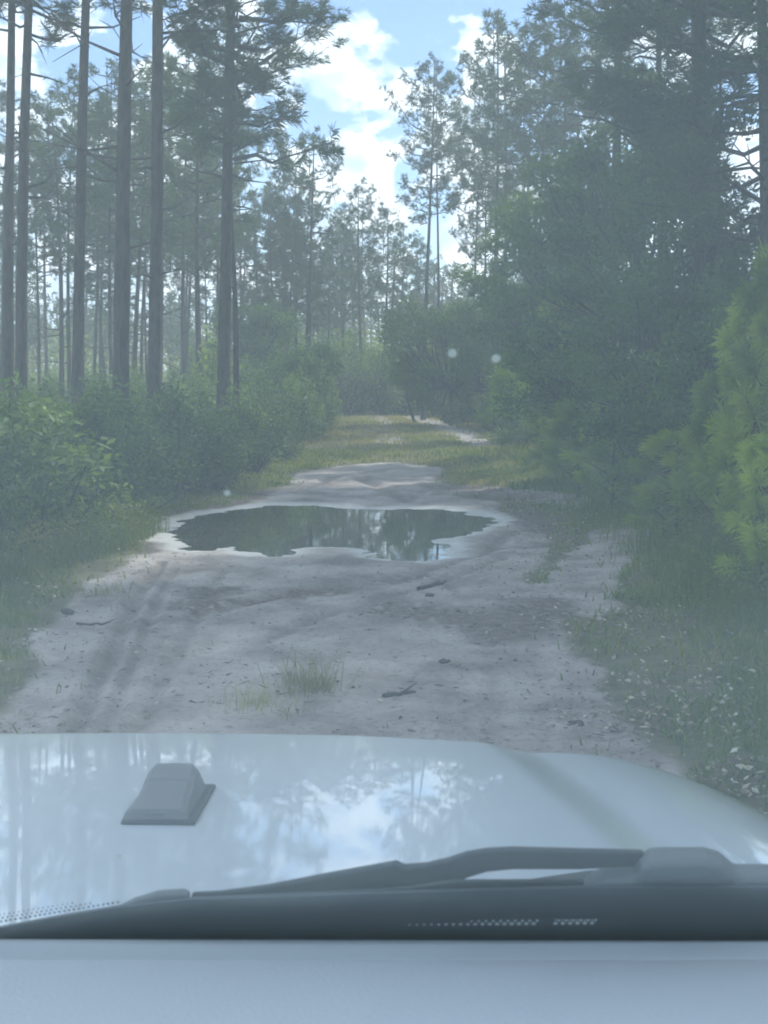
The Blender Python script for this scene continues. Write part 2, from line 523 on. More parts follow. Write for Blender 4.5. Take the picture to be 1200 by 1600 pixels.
c2 = mixc(me_.outputs[0], rutc.outputs[2], mudc)
c3 = mixc(attr('wet_glint'), c2, glintc)
L(c3, p.inputs['Base Color'])
rr = N("ShaderNodeMapRange"); rr.inputs['To Min'].default_value = .95; rr.inputs['To Max'].default_value = .5; L(attr('wet_glint'), rr.inputs[0]); L(rr.outputs[0], p.inputs['Roughness'])
b = N("ShaderNodeBump"); b.inputs['Strength'].default_value = .9; b.inputs['Distance'].default_value = .03
mb_ = N("ShaderNodeMath"); mb_.operation = 'MULTIPLY_ADD'; mb_.inputs[1].default_value = .5; L(noise(30, 5), mb_.inputs[0]); L(noise(7, 6), mb_.inputs[2])
L(mb_.outputs[0], b.inputs['Height']); L(b.outputs[0], p.inputs['Normal'])
L(p.outputs[0], o.inputs[0])
M_ground = m
ground = obj("ground", gme, M_ground)
tag(ground, "pale sandy track rising out of brown forest floor", None, None, 'structure')


def gz_at(x, y):
    return float(ground_fields(np.array([[x, y]]))[2][0])


# water sheet: the outline pushed out so that the sand itself draws the shoreline
cen = puddle.mean(0)
wp = []
nP = len(puddle)
for k in range(nP):
    a_, b_, c_ = puddle[k - 1], puddle[k], puddle[(k + 1) % nP]
    t_ = c_ - a_; nn = np.array([t_[1], -t_[0]]); nn /= np.linalg.norm(nn)
    q = b_ + nn * .13
    if sdist(q[None], puddle)[0] > 0: q = b_ - nn * .13
    wp.append(q)
bm = bmesh.new()
vs = [bm.verts.new((q[0], q[1], PUD_Z - .004)) for q in wp]
bm.faces.new(vs); bmesh.ops.triangulate(bm, faces=bm.faces[:])
wme = bpy.data.meshes.new("puddle"); bm.to_mesh(wme); bm.free()
m, N, L = new_mat("puddle water")
o = N("ShaderNodeOutputMaterial"); p = N("ShaderNodeBsdfPrincipled")
p.inputs['Base Color'].default_value = (.035, .035, .02, 1); p.inputs['Roughness'].default_value = .008; p.inputs['IOR'].default_value = 1.33
p.inputs['Specular IOR Level'].default_value = .5
g = N("ShaderNodeTexCoord"); n = N("ShaderNodeTexNoise"); n.inputs['Scale'].default_value = 5; n.inputs['Detail'].default_value = 3
L(g.outputs['Object'], n.inputs['Vector'])
b = N("ShaderNodeBump"); b.inputs['Strength'].default_value = .05; b.inputs['Distance'].default_value = .01
L(n.outputs[0], b.inputs['Height']); L(b.outputs[0], p.inputs['Normal']); L(p.outputs[0], o.inputs[0])
water = obj("puddle_water", wme, m)
tag(water, "still brown puddle water mirroring the trees across the sandy track", None, None, 'structure')

# ------------------------------------------------------------------ tree builders
def needles(mb, C, D, T, n=9, ln=.24, w=.022, r=rng, m=0):
    """tufts of needles: centres C, directions D, tints T"""
    k = len(C)
    c = np.repeat(C, n, 0); d = np.repeat(D, n, 0)
    v = d * .75 + unit(k * n, r) * .9
    v /= np.linalg.norm(v, axis=1)[:, None]
    l = ln * r.uniform(.6, 1.15, (k * n, 1))
    s = np.cross(v, unit(k * n, r)); s /= np.linalg.norm(s, axis=1)[:, None] + 1e-9
    ww = w * r.uniform(.6, 1.2, (k * n, 1))
    V = np.stack([c - s * ww * .5, c + s * ww * .5, c + v * l * .65 + s * ww * .5, c + v * l], 1)
    V[:, 3, 2] -= (l[:, 0] * .12)
    idx = np.arange(k * n)[:, None] * 4 + np.arange(4)[None]
    t = np.clip(np.repeat(T, n) + r.normal(0, .08, k * n), 0, 1)
    mb.add(V.reshape(-1, 3), idx, m, np.repeat(t, 4))


def leaves(mb, C, size, T, r=rng, m=0, up=.25, droop=0., wid=.42):
    k = len(C)
    nrm_ = unit(k, r); nrm_[:, 2] = np.abs(nrm_[:, 2]) + up
    nrm_ /= np.linalg.norm(nrm_, axis=1)[:, None]
    a = np.cross(nrm_, unit(k, r)); a /= np.linalg.norm(a, axis=1)[:, None] + 1e-9
    a[:, 2] -= droop
    b = np.cross(nrm_, a)
    s = size * r.uniform(.6, 1.3, (k, 1))
    V = np.stack([C - a * s, C + b * s * wid, C + a * s, C - b * s * wid], 1)
    idx = np.arange(k)[:, None] * 4 + np.arange(4)[None]
    mb.add(V.reshape(-1, 3), idx, m, np.repeat(np.clip(T, 0, 1), 4))


def pine_crown_mesh(name, seed, H=7., R=2.2, nb=46, tw=.022, sparse=1.0, upward=.25, ln=.26, tufts=9):
    """crown local z: 0 at its lowest limb, H at the leader's tip"""
    r = np.random.default_rng(seed)
    mb = MB()
    C, D, T = [], [], []
    az = r.uniform(0, 6.28)
    for k in range(nb):
        t = (k + r.uniform(0, 1)) / nb
        z0 = t * H * .96
        prof = (.5 + .6 * min(1, t * 2.2)) * (1 - t ** 2.6) ** .75
        ln_b = max(.35, R * prof * r.uniform(.55, 1.15))
        az += 2.4 + r.normal(0, .5)
        dv = np.array([math.cos(az), math.sin(az), 0])
        rise = upward + .5 * t + r.normal(0, .12)
        ns = 5
        s = np.linspace(0, 1, ns)[:, None]
        pts = np.array([0, 0, z0]) + dv * ln_b * s + np.array([0, 0, 1]) * (rise * ln_b * s * s - .06 * ln_b * s)
        pts[1:] += r.normal(0, .05 * ln_b, (ns - 1, 3))
        mb.tube(pts, np.linspace(.020 + .010 * ln_b, .008, ns), k=4, m=1)
        nt_ = int((6 + 11 * ln_b) * sparse)
        # side twigs
        for q in range(max(2, int(ln_b * 3))):
            u = r.uniform(.35, 1.0)
            i0 = min(ns - 2, int(u * (ns - 1))); fr = u * (ns - 1) - i0
            b0 = pts[i0] * (1 - fr) + pts[i0 + 1] * fr
            sd = unit(1, r)[0]; sd[2] = abs(sd[2]) * .5 + .15
            sd = sd + dv * .6; sd /= np.linalg.norm(sd)
            L2 = r.uniform(.25, .6) * (.5 + .35 * ln_b)
            e = b0 + sd * L2
            mb.tube([b0, (b0 + e) / 2 + r.normal(0, .03, 3), e], [.010, .008, .005], k=3, m=1)
            c_t = r.uniform(.15, .75)
            kk = max(3, int(nt_ / max(2, int(ln_b * 3))) + 2)
            uu = r.uniform(.35, 1.08, (kk, 1))
            C.append(b0 + (e - b0) * uu + r.normal(0, .10, (kk, 3)))
            dd_ = np.tile(sd, (kk, 1)); dd_[:, 2] += .45
            D.append(dd_); T.append(np.full(kk, c_t) + r.normal(0, .1, kk))
    C = np.concatenate(C); D = np.concatenate(D); T = np.concatenate(T)
    D /= np.linalg.norm(D, axis=1)[:, None]
    needles(mb, C, D, T, n=tufts, ln=ln, w=tw, r=r)
    mb.tube([[0, 0, H * .5], [.02, 0, H * .8], [.05, 0, H * .95]], [.03, .025, .01], k=5, m=1)
    return mb.mesh(name)


def trunk_mesh(name, Ht, r0, seed, stubs=0, stub_z=(2, 8), bend=.12, k=10, r_top=.35):
    r = np.random.default_rng(seed)
    n = 14
    z = np.linspace(-.25, Ht, n)
    ph = r.uniform(0, 6.28, 2)
    x = bend * np.sin(z / Ht * 3.5 + ph[0]) - bend * math.sin(ph[0]); y = bend * np.sin(z / Ht * 3 + ph[1]) - bend * math.sin(ph[1])
    rad = r0 * (1 - (1 - r_top) * np.clip(z / Ht, 0, 1)) * (1 + .35 * np.exp(-np.clip(z, 0, 9) / .35))
    rad = rad * (1 + r.normal(0, .025, n))
    mb = MB()
    mb.tube(np.stack([x, y, z], -1), rad, k=k)
    for q in range(stubs):
        zz = r.uniform(*stub_z); a = r.uniform(0, 6.28); l = r.uniform(.3, 1.3)
        bx, by = np.interp(zz, z, x), np.interp(zz, z, y)
        d = np.array([math.cos(a), math.sin(a), r.uniform(-.25, .5)])
        p0 = np.array([bx, by, zz]); p1 = p0 + d * l * .5 + r.normal(0, .05, 3); p2 = p1 + d * l * .5 + r.normal(0, .1, 3)
        mb.tube([p0, p1, p2], [.026, .016, .006], k=4)
        for _ in range(2):
            e = p1 + (d + r.normal(0, .6, 3)) * l * .4
            mb.tube([p1, (p1 + e) / 2, e], [.01, .008, .004], k=3)
    return mb.mesh(name, smooth=True)


CROWNS = {
    'near': [pine_crown_mesh("crown", 101 + s, 7, 2.3, nb=46, tw=.0075, sparse=1.35, ln=.19, tufts=20) for s in range(3)],
    'mid': [pine_crown_mesh("crown", 201 + s, 7, 2.2, nb=34, tw=.022, sparse=1.15, ln=.22, tufts=11) for s in range(5)],
    'far': [pine_crown_mesh("crown", 301 + s, 6, 2.0, nb=34, tw=.06, sparse=.8, ln=.36, tufts=6) for s in range(4)],
}
for l in CROWNS.values():
    for me in l:
        me.materials.append(M_needle); me.materials.append(M_bark)
CH = {'near': 7., 'mid': 7., 'far': 6.}
_cc = [0]


def pine(xb, yb, xt, yt, d, wpx, crowns, label, group, kind='mid', H=None, stubs=0, stub_z=(2, 8), bend=.1):
    """a pine whose trunk passes through two points at distance d; crowns = [(z0, z1, R), ...]"""
    A = at(xb, yb, d); B = at(xt, yt, d)
    lean = (B[0] - A[0]) / (B[2] - A[2])
    x0 = A[0] - lean * A[2]
    e = empty("pine_tree", (x0, d, 0), label, 'tree', group)
    e.rotation_euler = (0, math.atan(lean), 0)
    Ht = H or (B[2] + .3)
    _cc[0] += 1
    r0 = .44 * wpx * d / F_PX
    t = obj("trunk", trunk_mesh("trunk", Ht - (.5 if kind == 'mid' else 0), r0, 7000 + _cc[0], stubs, stub_z, bend, r_top=.12 if kind == 'mid' else .26), M_bark, e)
    for (z0, z1, R) in crowns:
        me = CROWNS[kind][_cc[0] % len(CROWNS[kind])]
        c = obj("crown", me, [M_needle, M_bark], e, (0, 0, z0))
        R0 = 2.2 if kind != 'far' else 2.0
        c.scale = (R / R0, R / R0, (z1 - z0) / CH[kind])
        c.rotation_euler = (0, 0, _cc[0] * 1.7)
    return e


# ------------------------------------------------------------------ left stand, near trunks
GL = 'tall pines of the left stand'
pine(12, 560, 3, 0, 24, 21, [(8.3, 15, 2.4)], 'dark tall pine trunk at the very left edge of the photo', GL, 'near', H=15, stubs=10, stub_z=(4, 9))
pine(38, 540, 50, 0, 22, 23, [(7.3, 14, 2.4)], 'tall pine leaning slightly right, second big trunk from the left edge', GL, 'near', H=14, stubs=10, stub_z=(4, 8))
pine(125, 590, 143, 0, 22, 23, [(8.0, 15, 2.5)], 'straight pine trunk leaning right, third big trunk of the left stand', GL, 'near', H=15, stubs=12, stub_z=(4, 8))
pine(190, 610, 193, 0, 18, 31, [(7.6, 15, 2.5)], 'thickest and nearest pine trunk of the left stand, dead straight', GL, 'near', H=15, stubs=8, stub_z=(4, 7))
pine(240, 560, 250, 0, 21, 27, [(8.2, 16, 2.6)], 'big bare pine trunk just right of the thickest trunk', GL, 'near', H=16, stubs=10, stub_z=(3, 8))
pine(352, 585, 375, 0, 23, 26, [(5.4, 15, 2.5)], 'bushy pine with twin stem and long limbs reaching toward the road', GL, 'near', H=15, stubs=14, stub_z=(4, 8))
e = bpy.data.objects[-1] if False else None
tw = pine(366, 590, 366, 200, 23.4, 14, [(5.6, 9.4, 1.6)], 'slimmer second stem pressed against the bushy pine by the road', GL, 'near', stubs=6, stub_z=(3, 6))

GM = 'slender pines standing behind the big left trunks'
mids = [
    (92, 570, 72, 150, 38, 11, 4.6, 2.0, 'slender pine behind the second trunk, leaning left'),
    (112, 570, 118, 120, 40, 9, 5.2, 1.9, 'thin pine showing just left of the third big trunk'),
    (62, 540, 66, 190, 44, 7, 5.0, 1.9, 'very thin pine between the second trunk and the left leaning slender pine'),
    (146, 565, 148, 160, 46, 7, 5.0, 2.2, 'thin pine showing close on the right side of the third big trunk'),
    (176, 560, 166, 90, 36, 9, 5.2, 2.3, 'slender left leaning pine beside the thickest trunk'),
    (213, 560, 229, 110, 36, 11, 5.0, 2.3, 'slender right leaning pine between the thickest trunk and its big neighbour'),
    (224, 560, 236, 170, 42, 8, 4.6, 2.1, 'thin pine almost hidden behind the left side of the big bare trunk'),
    (255, 470, 268, 100, 40, 8, 5.3, 2.3, 'thin pine emerging from the right side of the big bare trunk'),
    (288, 575, 292, 60, 40, 9, 5.0, 2.5, 'thin dark pine midway between the big bare trunk and the bushy pine'),
    (315, 590, 318, 40, 34, 13, 4.2, 2.5, 'sturdy mid sized pine standing left of the bushy twin stemmed pine'),
    (336, 560, 330, 130, 48, 6, 5.4, 2.2, 'thinnest pine just left of the twin stemmed pine'),
    (5, 560, 22, 130, 42, 9, 5.0, 2.2, 'slender pine partly behind the leftmost trunk'),
    (200, 540, 205, 150, 52, 7, 6.2, 2.4, 'far thin pine hidden behind the thickest trunk'),
    (395, 560, 398, 330, 50, 8, 3.6, 2.0, 'short leafy pine right of the twin stemmed pine'),
    (425, 560, 422, 290, 52, 8, 3.8, 2.3, 'broad dark pine left of the lone tall pine in the middle'),
    (448, 560, 452, 300, 56, 8, 4.2, 2.2, 'dark pine crowded close to the left of the lone tall pine in the middle'),
    (484, 560, 484, 200, 45, 11, 4.2, 1.75, 'tall open crowned pine standing up above the middle of the tree line'),
    (474, 560, 470, 340, 47, 8, 3.4, 1.7, 'lower pine against the stem of the tall open crowned middle pine'),
]
for (xb, yb, xt, yt, d, w, z0, R, lab) in mids:
    zt = at(xt, yt, d)[2]
    pine(xb, yb, xt, yt, d, w, [(z0, zt, R * .78)], lab, GM, 'mid', stubs=5, stub_z=(2, 5))

r = np.random.default_rng(31)
for k in range(20):
    xx = r.uniform(-10, 470); d = r.uniform(44, 64); yt = r.uniform(150, 380); xt = xx + r.uniform(-12, 12)
    zt = at(xt, yt, d)[2]
    pine(xx, 560, xt, yt, d, r.uniform(5, 8), [(zt * r.uniform(.45, .6), zt, r.uniform(1.0, 1.6))], 'thin hazy pine deep inside the left stand', 'thin far pines deep inside the left stand', 'mid')

GC = 'pines closing the far end of the track'
cents = [
    (518, 560, 520, 345, 60, 7, 4.0, 1.9, 'far pine left of the rounded middle pine'),
    (540, 560, 541, 318, 62, 7, 4.4, 2.0, 'far pine touching the left side of the rounded middle pine'),
    (565, 560, 567, 282, 58, 9, 4.6, 1.7, 'rounded top pine standing above its row at the middle of the track end'),
    (598, 560, 600, 318, 60, 8, 4.2, 1.9, 'far pine right of the rounded middle pine'),
    (628, 560, 626, 345, 64, 7, 4.0, 2.0, 'low far pine left of the two tall bare stemmed pines'),
    (500, 570, 503, 390, 66, 6, 3.8, 2.0, 'low dark far pine beside the lone tall pine'),
    (654, 560, 652, 370, 62, 6, 3.4, 1.8, 'low far pine at the foot of the two tall bare stemmed pines'),
]
for (xb, yb, xt, yt, d, w, z0, R, lab) in cents:
    zt = at(xt, yt, d)[2]
    pine(xb, yb, xt, yt, d, w, [(z0, zt, R * .78)], lab, GC, 'mid')

GR = 'tall pines right of the sky gap'
rights = [
    (664, 500, 671, 88, 50, 10, 7.4, 2.0, 'tall pine with bare stem, left one of the pair beside the sky gap'),
    (687, 480, 690, 110, 55, 7, 8.6, 2.0, 'thin straight pine, right one of the pair beside the sky gap'),
    (738, 480, 742, 130, 54, 7, 6.4, 1.8, 'thin pine between the bare stemmed pair and the high twin pines'),
    (752, 480, 755, 200, 50, 7, 5.6, 1.6, 'lower thin pine left of the high twin pines'),
    (768, 480, 773, 12, 46, 11, 7.4, 2.3, 'left and thicker of the high twin pines on the right'),
    (785, 480, 789, 60, 48, 9, 6.8, 2.1, 'right and thinner of the high twin pines'),
    (815, 480, 820, 70, 44, 8, 6.8, 2.3, 'leafy pine just right of the high twin pines'),
    (847, 480, 852, 30, 40, 8, 6.6, 2.4, 'tall leafy pine between the twin pines and the dark oaks'),
    (873, 480, 877, -20, 38, 9, 6.4, 2.4, 'tall pine rising behind the left shoulder of the dark oaks'),
    (900, 480, 905, 60, 42, 8, 6.2, 2.3, 'second tall pine rising behind the dark oaks'),
    (930, 480, 931, 0, 34, 9, 6.2, 2.3, 'thin dark pine stem just left of the thick right hand trunk'),
]
for (xb, yb, xt, yt, d, w, z0, R, lab) in rights:
    zt = at(xt, yt, d)[2]
    pine(xb, yb, xt, yt, d, w, [(z0, zt, R * .78)], lab, GR, 'mid', stubs=3, stub_z=(4, 6))
pine(953, 480, 958, 0, 26, 22, [(8.0, 15, 2.6)], 'thick pine trunk high above the oaks, near the top right', GR, 'near', H=15, stubs=8, stub_z=(5, 9))
pine(1112, 640, 1106, 0, 15, 36, [(3.9, 11, 2.5)], 'thickest right hand pine trunk, rising through the oak leaves', GR, 'near', H=13, stubs=8, stub_z=(3, 6))
pine(1196, 640, 1186, 0, 14, 26, [(2.9, 9.5, 1.8)], 'tall pine trunk at the right edge of the photo', GR, 'near', H=13, stubs=8, stub_z=(2.5, 6))
pine(1040, 480, 1046, 0, 24, 16, [(6.2, 14, 2.6)], 'middle pine half buried in leaves between the thick right hand trunks', GR, 'near', H=14, stubs=6, stub_z=(4, 7))

# ------------------------------------------------------------------ broadleaf trees
def leafy_crown_mesh(name, seed, n_clumps=60, per=170, leaf=.05, rx=1., rz=1., thin=.3):
    """unit crown, centred at the origin, radius about 1"""
    r = np.random.default_rng(seed)
    mb = MB()
    c = unit(n_clumps, r) * (r.uniform(.15, 1, (n_clumps, 1)) ** .45) * .86
    c[:, 2] *= rz
    C, T = [], []
    for q in c:
        rad = r.uniform(.12, .26)
        k = int(per * (rad / .2) ** 2)
        p_ = unit(k, r) * (r.uniform(0, 1, (k, 1)) ** .5) * rad
        p_[:, 2] *= .75
        C.append(q + p_); T.append(np.full(k, r.uniform(.15, .8)) + r.normal(0, .13, k))
        tip = q
        b0 = q * .25 * np.array([1, 1, .2]) + np.array([0, 0, -.45])
        mb.tube([b0, (b0 + tip) / 2 + r.normal(0, .06, 3), tip], [.02, .012, .005], k=3, m=1)
    C = np.concatenate(C); T = np.concatenate(T)
    leaves(mb, C, leaf, T, r, up=.1)
    return mb.mesh(name)


OAKC = [leafy_crown_mesh("crown", 400 + s, 62, 230, .030) for s in range(4)]
for me in OAKC: me.materials.append(M_oak); me.materials.append(M_oakbark)


def oak(px, y_c, d, R, Rz, label, group, wood=.12, y_top=None, name="oak_tree"):
    c = at(px, y_c, d)
    e = empty(name, (c[0], d, 0), label, 'tree', group)
    _cc[0] += 1
    t = trunk_mesh("trunk", max(.6, c[2] + Rz * .3), wood, 7600 + _cc[0], 0, bend=.2, r_top=.4)
    obj("trunk", t, M_oakbark, e)
    cr_ = obj("crown", OAKC[_cc[0] % 4], [M_oak, M_oakbark], e, (0, 0, c[2]))
    cr_.scale = (R, R, Rz)
    cr_.rotation_euler = (0, 0, _cc[0] * 2.1)
    return e


GO = 'dark broadleaf trees massed on the right'
for a in [
    (945, 320, 22, 1.8, 1.7, 'large dark broadleaf tree, highest of the right hand mass'),
    (880, 400, 26, 2.0, 1.9, 'broadleaf tree forming the left shoulder of the right hand mass'),
    (1000, 430, 17, 1.7, 1.6, 'dense dark broadleaf tree in the centre of the right hand mass'),
    (1085, 440, 15, 1.3, 1.3, 'dark broadleaf tree in front of the thickest right hand trunk'),
    (1045, 230, 18, 1.2, 1.4, 'high broadleaf crown between the two thick right hand trunks'),
    (830, 470, 32, 2.1, 1.7, 'rounded broadleaf tree behind the light green young pine'),
    (930, 560, 19, 1.6, 1.5, 'low dark broadleaf tree under the left part of the right hand mass'),
    (1040, 580, 13.5, 1.25, 1.3, 'low dark broadleaf tree beside the bright young pine at the right'),
    (1170, 620, 12.6, 1.1, 1.2, 'shaded broadleaf sapling behind the bright young pine'),
]:
    oak(*a[:5], a[5], GO)
GB = 'rounded dark bushes at the bend'
oak(705, 548, 42, 2.4, 2.6, 'big rounded dark bush where the track bends out of sight', GB, .06, name="rounded_bush")
oak(765, 560, 40, 1.6, 2.2, 'dark bush leaning on the right side of the big rounded bush', GB, .06, name="rounded_bush")
oak(650, 590, 44, 1.1, .95, 'small dark bush at the left foot of the big rounded bush', GB, .05, name="rounded_bush")
oak(470, 600, 34, 1.3, 1.25, 'dark bush at the end of the left thicket beside the track', GB, .05, name="rounded_bush")
oak(400, 520, 44, 2.0, 1.6, 'tall dull green bush behind the left thicket', GB, .05, name="rounded_bush")

# ------------------------------------------------------------------ young bright pines on the right
def young_pine_mesh(seed, H=2.6):
    r = np.random.default_rng(seed)
    mb = MB(); C, D, T = [], [], []
    for k in range(24):
        t = (k + .5) / 24
        z0 = .15 * H + t * .85 * H
        l = .60 * (1 - t) ** .6 * r.uniform(.6, 1.15) + .10
        az = k * 2.4 + r.normal(0, .3)
        d = np.array([math.cos(az), math.sin(az), .75 + .5 * t])
        p0 = np.array([0, 0, z0]); p1 = p0 + d * l
        mb.tube([p0, (p0 + p1) / 2, p1], [.014, .01, .006], k=3, m=1)
        kk = 16
        u = r.uniform(.62, 1.02, (kk, 1))
        C.append(p0 + (p1 - p0) * u + r.normal(0, .02, (kk, 3))); D.append(np.tile(d / np.linalg.norm(d), (kk, 1)))
        T.append(np.full(kk, r.uniform(.3, .9)))
    needles(mb, np.concatenate(C), np.concatenate(D), np.concatenate(T), n=13, ln=.27, w=.006, r=r)
    mb.tube([[0, 0, -.1], [0, 0, H * .5], [0, 0, H * .97]], [.03, .022, .008], k=6, m=1)
    return mb.mesh("young_pine")


YP = [young_pine_mesh(500 + s) for s in range(3)]
for me in YP: me.materials.append(M_young); me.materials.append(M_bark)
GY = 'bright young pines along the right edge'
for q, (px, ytop, d, s, lab) in enumerate([
    (870, 505, 22, .85, 'light green young pine standing alone before the dark broadleaf trees'),
    (905, 640, 17, .9, 'short young pine low between the lone young pine and the tall grass'),
    (1172, 520, 9.8, .55, 'brightest young pine with drooping long needles at the right edge'),
    (1218, 450, 9.0, .55, 'bright young pine cut by the right edge of the photo'),
    (1125, 620, 10.6, .5, 'bright young pine left of the brightest one'),
    (1060, 700, 11.5, .8, 'small bright young pine low in the right hand grass'),
    (960, 655, 14.5, .8, 'small young pine in front of the dark low broadleaf tree'),
    (800, 590, 30, 1, 'far young pine at the foot of the rounded dark bushes'),
    (1195, 720, 8.4, .5, 'low bright young pine beside the tall grass at the right edge')]):
    c = at(px, ytop, d)
    Hh = c[2] - .02
    o_ = obj("young_pine", YP[q % 3], [M_young, M_bark], None, (c[0], d, gz_at(c[0], d) - .02))
    o_.scale = (s * max(.9, Hh / 2.6), s * max(.9, Hh / 2.6), Hh / 2.6)
    o_.rotation_euler = (0, 0, q * 1.9)
    tag(o_, lab, 'tree', GY)

# ------------------------------------------------------------------ shrubs
def shrub_mesh(seed, n=34, per=120, leaf=.04, erect=.6, name="shrub"):
    """unit shrub: about 1 high, 1.1 wide"""
    r = np.random.default_rng(seed)
    mb = MB(); C, T = [], []
    for k in range(n):
        a = r.uniform(0, 6.28); rad = r.uniform(0, .48); h = r.uniform(.35, 1.0) * (1 - .5 * (rad / .5) ** 2)
        tip = np.array([math.cos(a) * rad, math.sin(a) * rad, h])
        b0 = tip * np.array([.25, .25, 0])
        mid = (b0 + tip) / 2 + r.normal(0, .04, 3)
        mb.tube([b0, mid, tip], [.012, .008, .003], k=3, m=1)
        kk = per
        u = r.uniform(.25, 1.08, (kk, 1)) ** .8
        p_ = b0 + (tip - b0) * u + r.normal(0, .055, (kk, 3)) * np.array([1, 1, 1.1])
        C.append(p_); T.append(np.full(kk, r.uniform(.1, .75)) + r.normal(0, .14, kk) + .12 * u[:, 0])
    C = np.concatenate(C); T = np.concatenate(T)
    C[:, 2] = np.abs(C[:, 2])
    leaves(mb, C, leaf, T, r, up=.15)
    return mb.mesh(name)


SH = [shrub_mesh(600 + s, 46, 190, .022) for s in range(5)]
for me in SH: me.materials.append(M_shrub); me.materials.append(M_oakbark)


def shrub(px, py, H, W, lab, group, q):
    c = on_z(px, py)
    o_ = obj("shrub", SH[q % 5], [M_shrub, M_oakbark], None, (c[0], c[1], gz_at(c[0], c[1]) - .03))
    o_.scale = (W, W, H); o_.rotation_euler = (0, 0, q * 2.3)
    tag(o_, lab, 'shrub', group)


GS = 'leafy shrubs fronting the left thicket'
for q, a in enumerate([
    (480, 690, 1.55, 1.9, 'rounded shrub at the right end of the left thicket'),
    (430, 725, 1.25, 1.6, 'brownish shrub beside the far sand of the track'),
    (380, 745, 1.5, 1.7, 'dark shrub behind the far left corner of the puddle'),
    (330, 770, 1.3, 1.5, 'dark shrub directly above the left part of the puddle'),
    (270, 780, 1.5, 1.7, 'tall dark shrub left of the puddle, below the big bare trunk'),
    (205, 805, 1.3, 1.5, 'leafy shrub left of the puddle tip'),
    (140, 820, 1.5, 1.5, 'yellowish green shrub below the thickest trunk'),
    (75, 850, 1.35, 1.4, 'light green shrub in the middle of the left bank'),
    (10, 860, 1.55, 1.5, 'tall light green shrub at the left edge'),
    (-50, 900, 1.2, 1.2, 'shrub cut by the left edge above the grass'),
]):
    shrub(*a, GS, q)
GS2 = 'low shrubs on the right bank'
for q, a in enumerate([
    (830, 715, 1.0, 1.7, 'low yellowish shrub below the lone young pine'),
    (895, 735, .9, 1.5, 'low shrub right of the lone young pine foot'),
    (950, 755, 1.1, 1.5, 'shrub where the sandy side loop turns'),
    (1020, 780, 1.0, 1.3, 'dull green shrub above the tall grass'),
    (1100, 830, 1.1, 1.3, 'dull green shrub left of the right edge shrubs'),
    (1190, 870, 1.15, 1.2, 'greyish shrub low at the right edge'),
    (780, 670, 1.3, 2.0, 'light green shrub beside the far pale wheel track'),
    (750, 652, 1.4, 2.2, 'far shrub in front of the rounded dark bushes'),
]):
    shrub(*a, GS2, q + 3)

# the continuous undergrowth behind and between them (uncountable)
def inst_mesh(name, protos, spots, mats):
    Vs, Ps, Ms, Ts = [], {3: [], 4: []}, {3: [], 4: []}, []
    off = 0
    cache = {}
    for (pi, x, y, z, s, h, a, dt) in spots:
        if pi not in cache:
            me = protos[pi]
            v = np.empty(len(me.vertices) * 3, np.float32); me.vertices.foreach_get("co", v); v = v.reshape(-1, 3)
            lt = np.empty(len(me.polygons), np.int32); me.polygons.foreach_get("loop_total", lt)
            ls = np.empty(len(me.polygons), np.int32); me.polygons.foreach_get("loop_start", ls)
            li = np.empty(len(me.loops), np.int32); me.loops.foreach_get("vertex_index", li)
            mi = np.empty(len(me.polygons), np.int32); me.polygons.foreach_get("material_index", mi)
            t = np.empty(len(me.vertices), np.float32); me.attributes["tint"].data.foreach_get("value", t)
            sel = lt == 4
            cache[pi] = (v, li[ls[sel][:, None] + np.arange(4)], mi[sel], t)
        v, q4, mi, t = cache[pi]
        ca, sa = math.cos(a), math.sin(a)
        w = np.stack([(v[:, 0] * ca - v[:, 1] * sa) * s + x, (v[:, 0] * sa + v[:, 1] * ca) * s + y, v[:, 2] * h + z], -1)
        Vs.append(w); Ps[4].append(q4 + off); Ms[4].append(mi); Ts.append(np.clip(t + dt, 0, 1)); off += len(v)
    me = mesh_np(name, np.concatenate(Vs), [np.concatenate(Ps[4])], np.concatenate(Ms[4]), np.concatenate(Ts))
    for m_ in mats: me.materials.append(m_)
    return me


UG = [shrub_mesh(650 + s, 26, 95, .034) for s in range(3)]
r = np.random.default_rng(77)
spots = []
ledge = poly([(-200, 960), (0, 905), (120, 870), (230, 820), (330, 785), (420, 740), (500, 690), (520, 650), (560, 632)])
def lx(y): return np.interp(y, ledge[:, 1], ledge[:, 0])
for k in range(330):
    y = 9.5 + 48 * r.random() ** 1.25
    x = lx(y) - .5 - (abs(r.normal(0, 1)) * (1.6 + y * .10))
    if abs(x / y) > .42: continue
    H = r.uniform(.6, 1.65) * (1 if y < 30 else 1.15)
    spots.append((int(r.integers(3)), x, y, gz_at(x, y) - .05, r.uniform(1.3, 2.1), H, r.uniform(0, 6), r.normal(0, .12)))
redge = poly([(1300, 1000), (1200, 930), (1080, 850), (1000, 800), (900, 755), (830, 725), (780, 690), (740, 655), (700, 640)])
def rx_(y): return np.interp(y, redge[:, 1], redge[:, 0])
for k in range(300):
    y = 9 + 50 * r.random() ** 1.2
    x = rx_(y) + .55 + (abs(r.normal(0, 1)) * (1.2 + y * .09))
    if abs(x / y) > .42: continue
    H = r.uniform(.7, 1.7) * (1 if y < 30 else 1.3)
    spots.append((int(r.integers(3)), x, y, gz_at(x, y) - .05, r.uniform(1.2, 2.1), H, r.uniform(0, 6), r.normal(0, .12)))
for k in range(90):     # nearer fill at the bend, both sides of the far track
    y = r.uniform(30, 56); x = (rx_(y) + .4 + r.uniform(0, 3.0)) if k % 3 else (lx(y) - .2 - r.uniform(0, 2))
    spots.append((int(r.integers(3)), x, y, 0, r.uniform(1.6, 2.6), r.uniform(1.2, 2.8), r.uniform(0, 6), r.normal(.15, .12)))
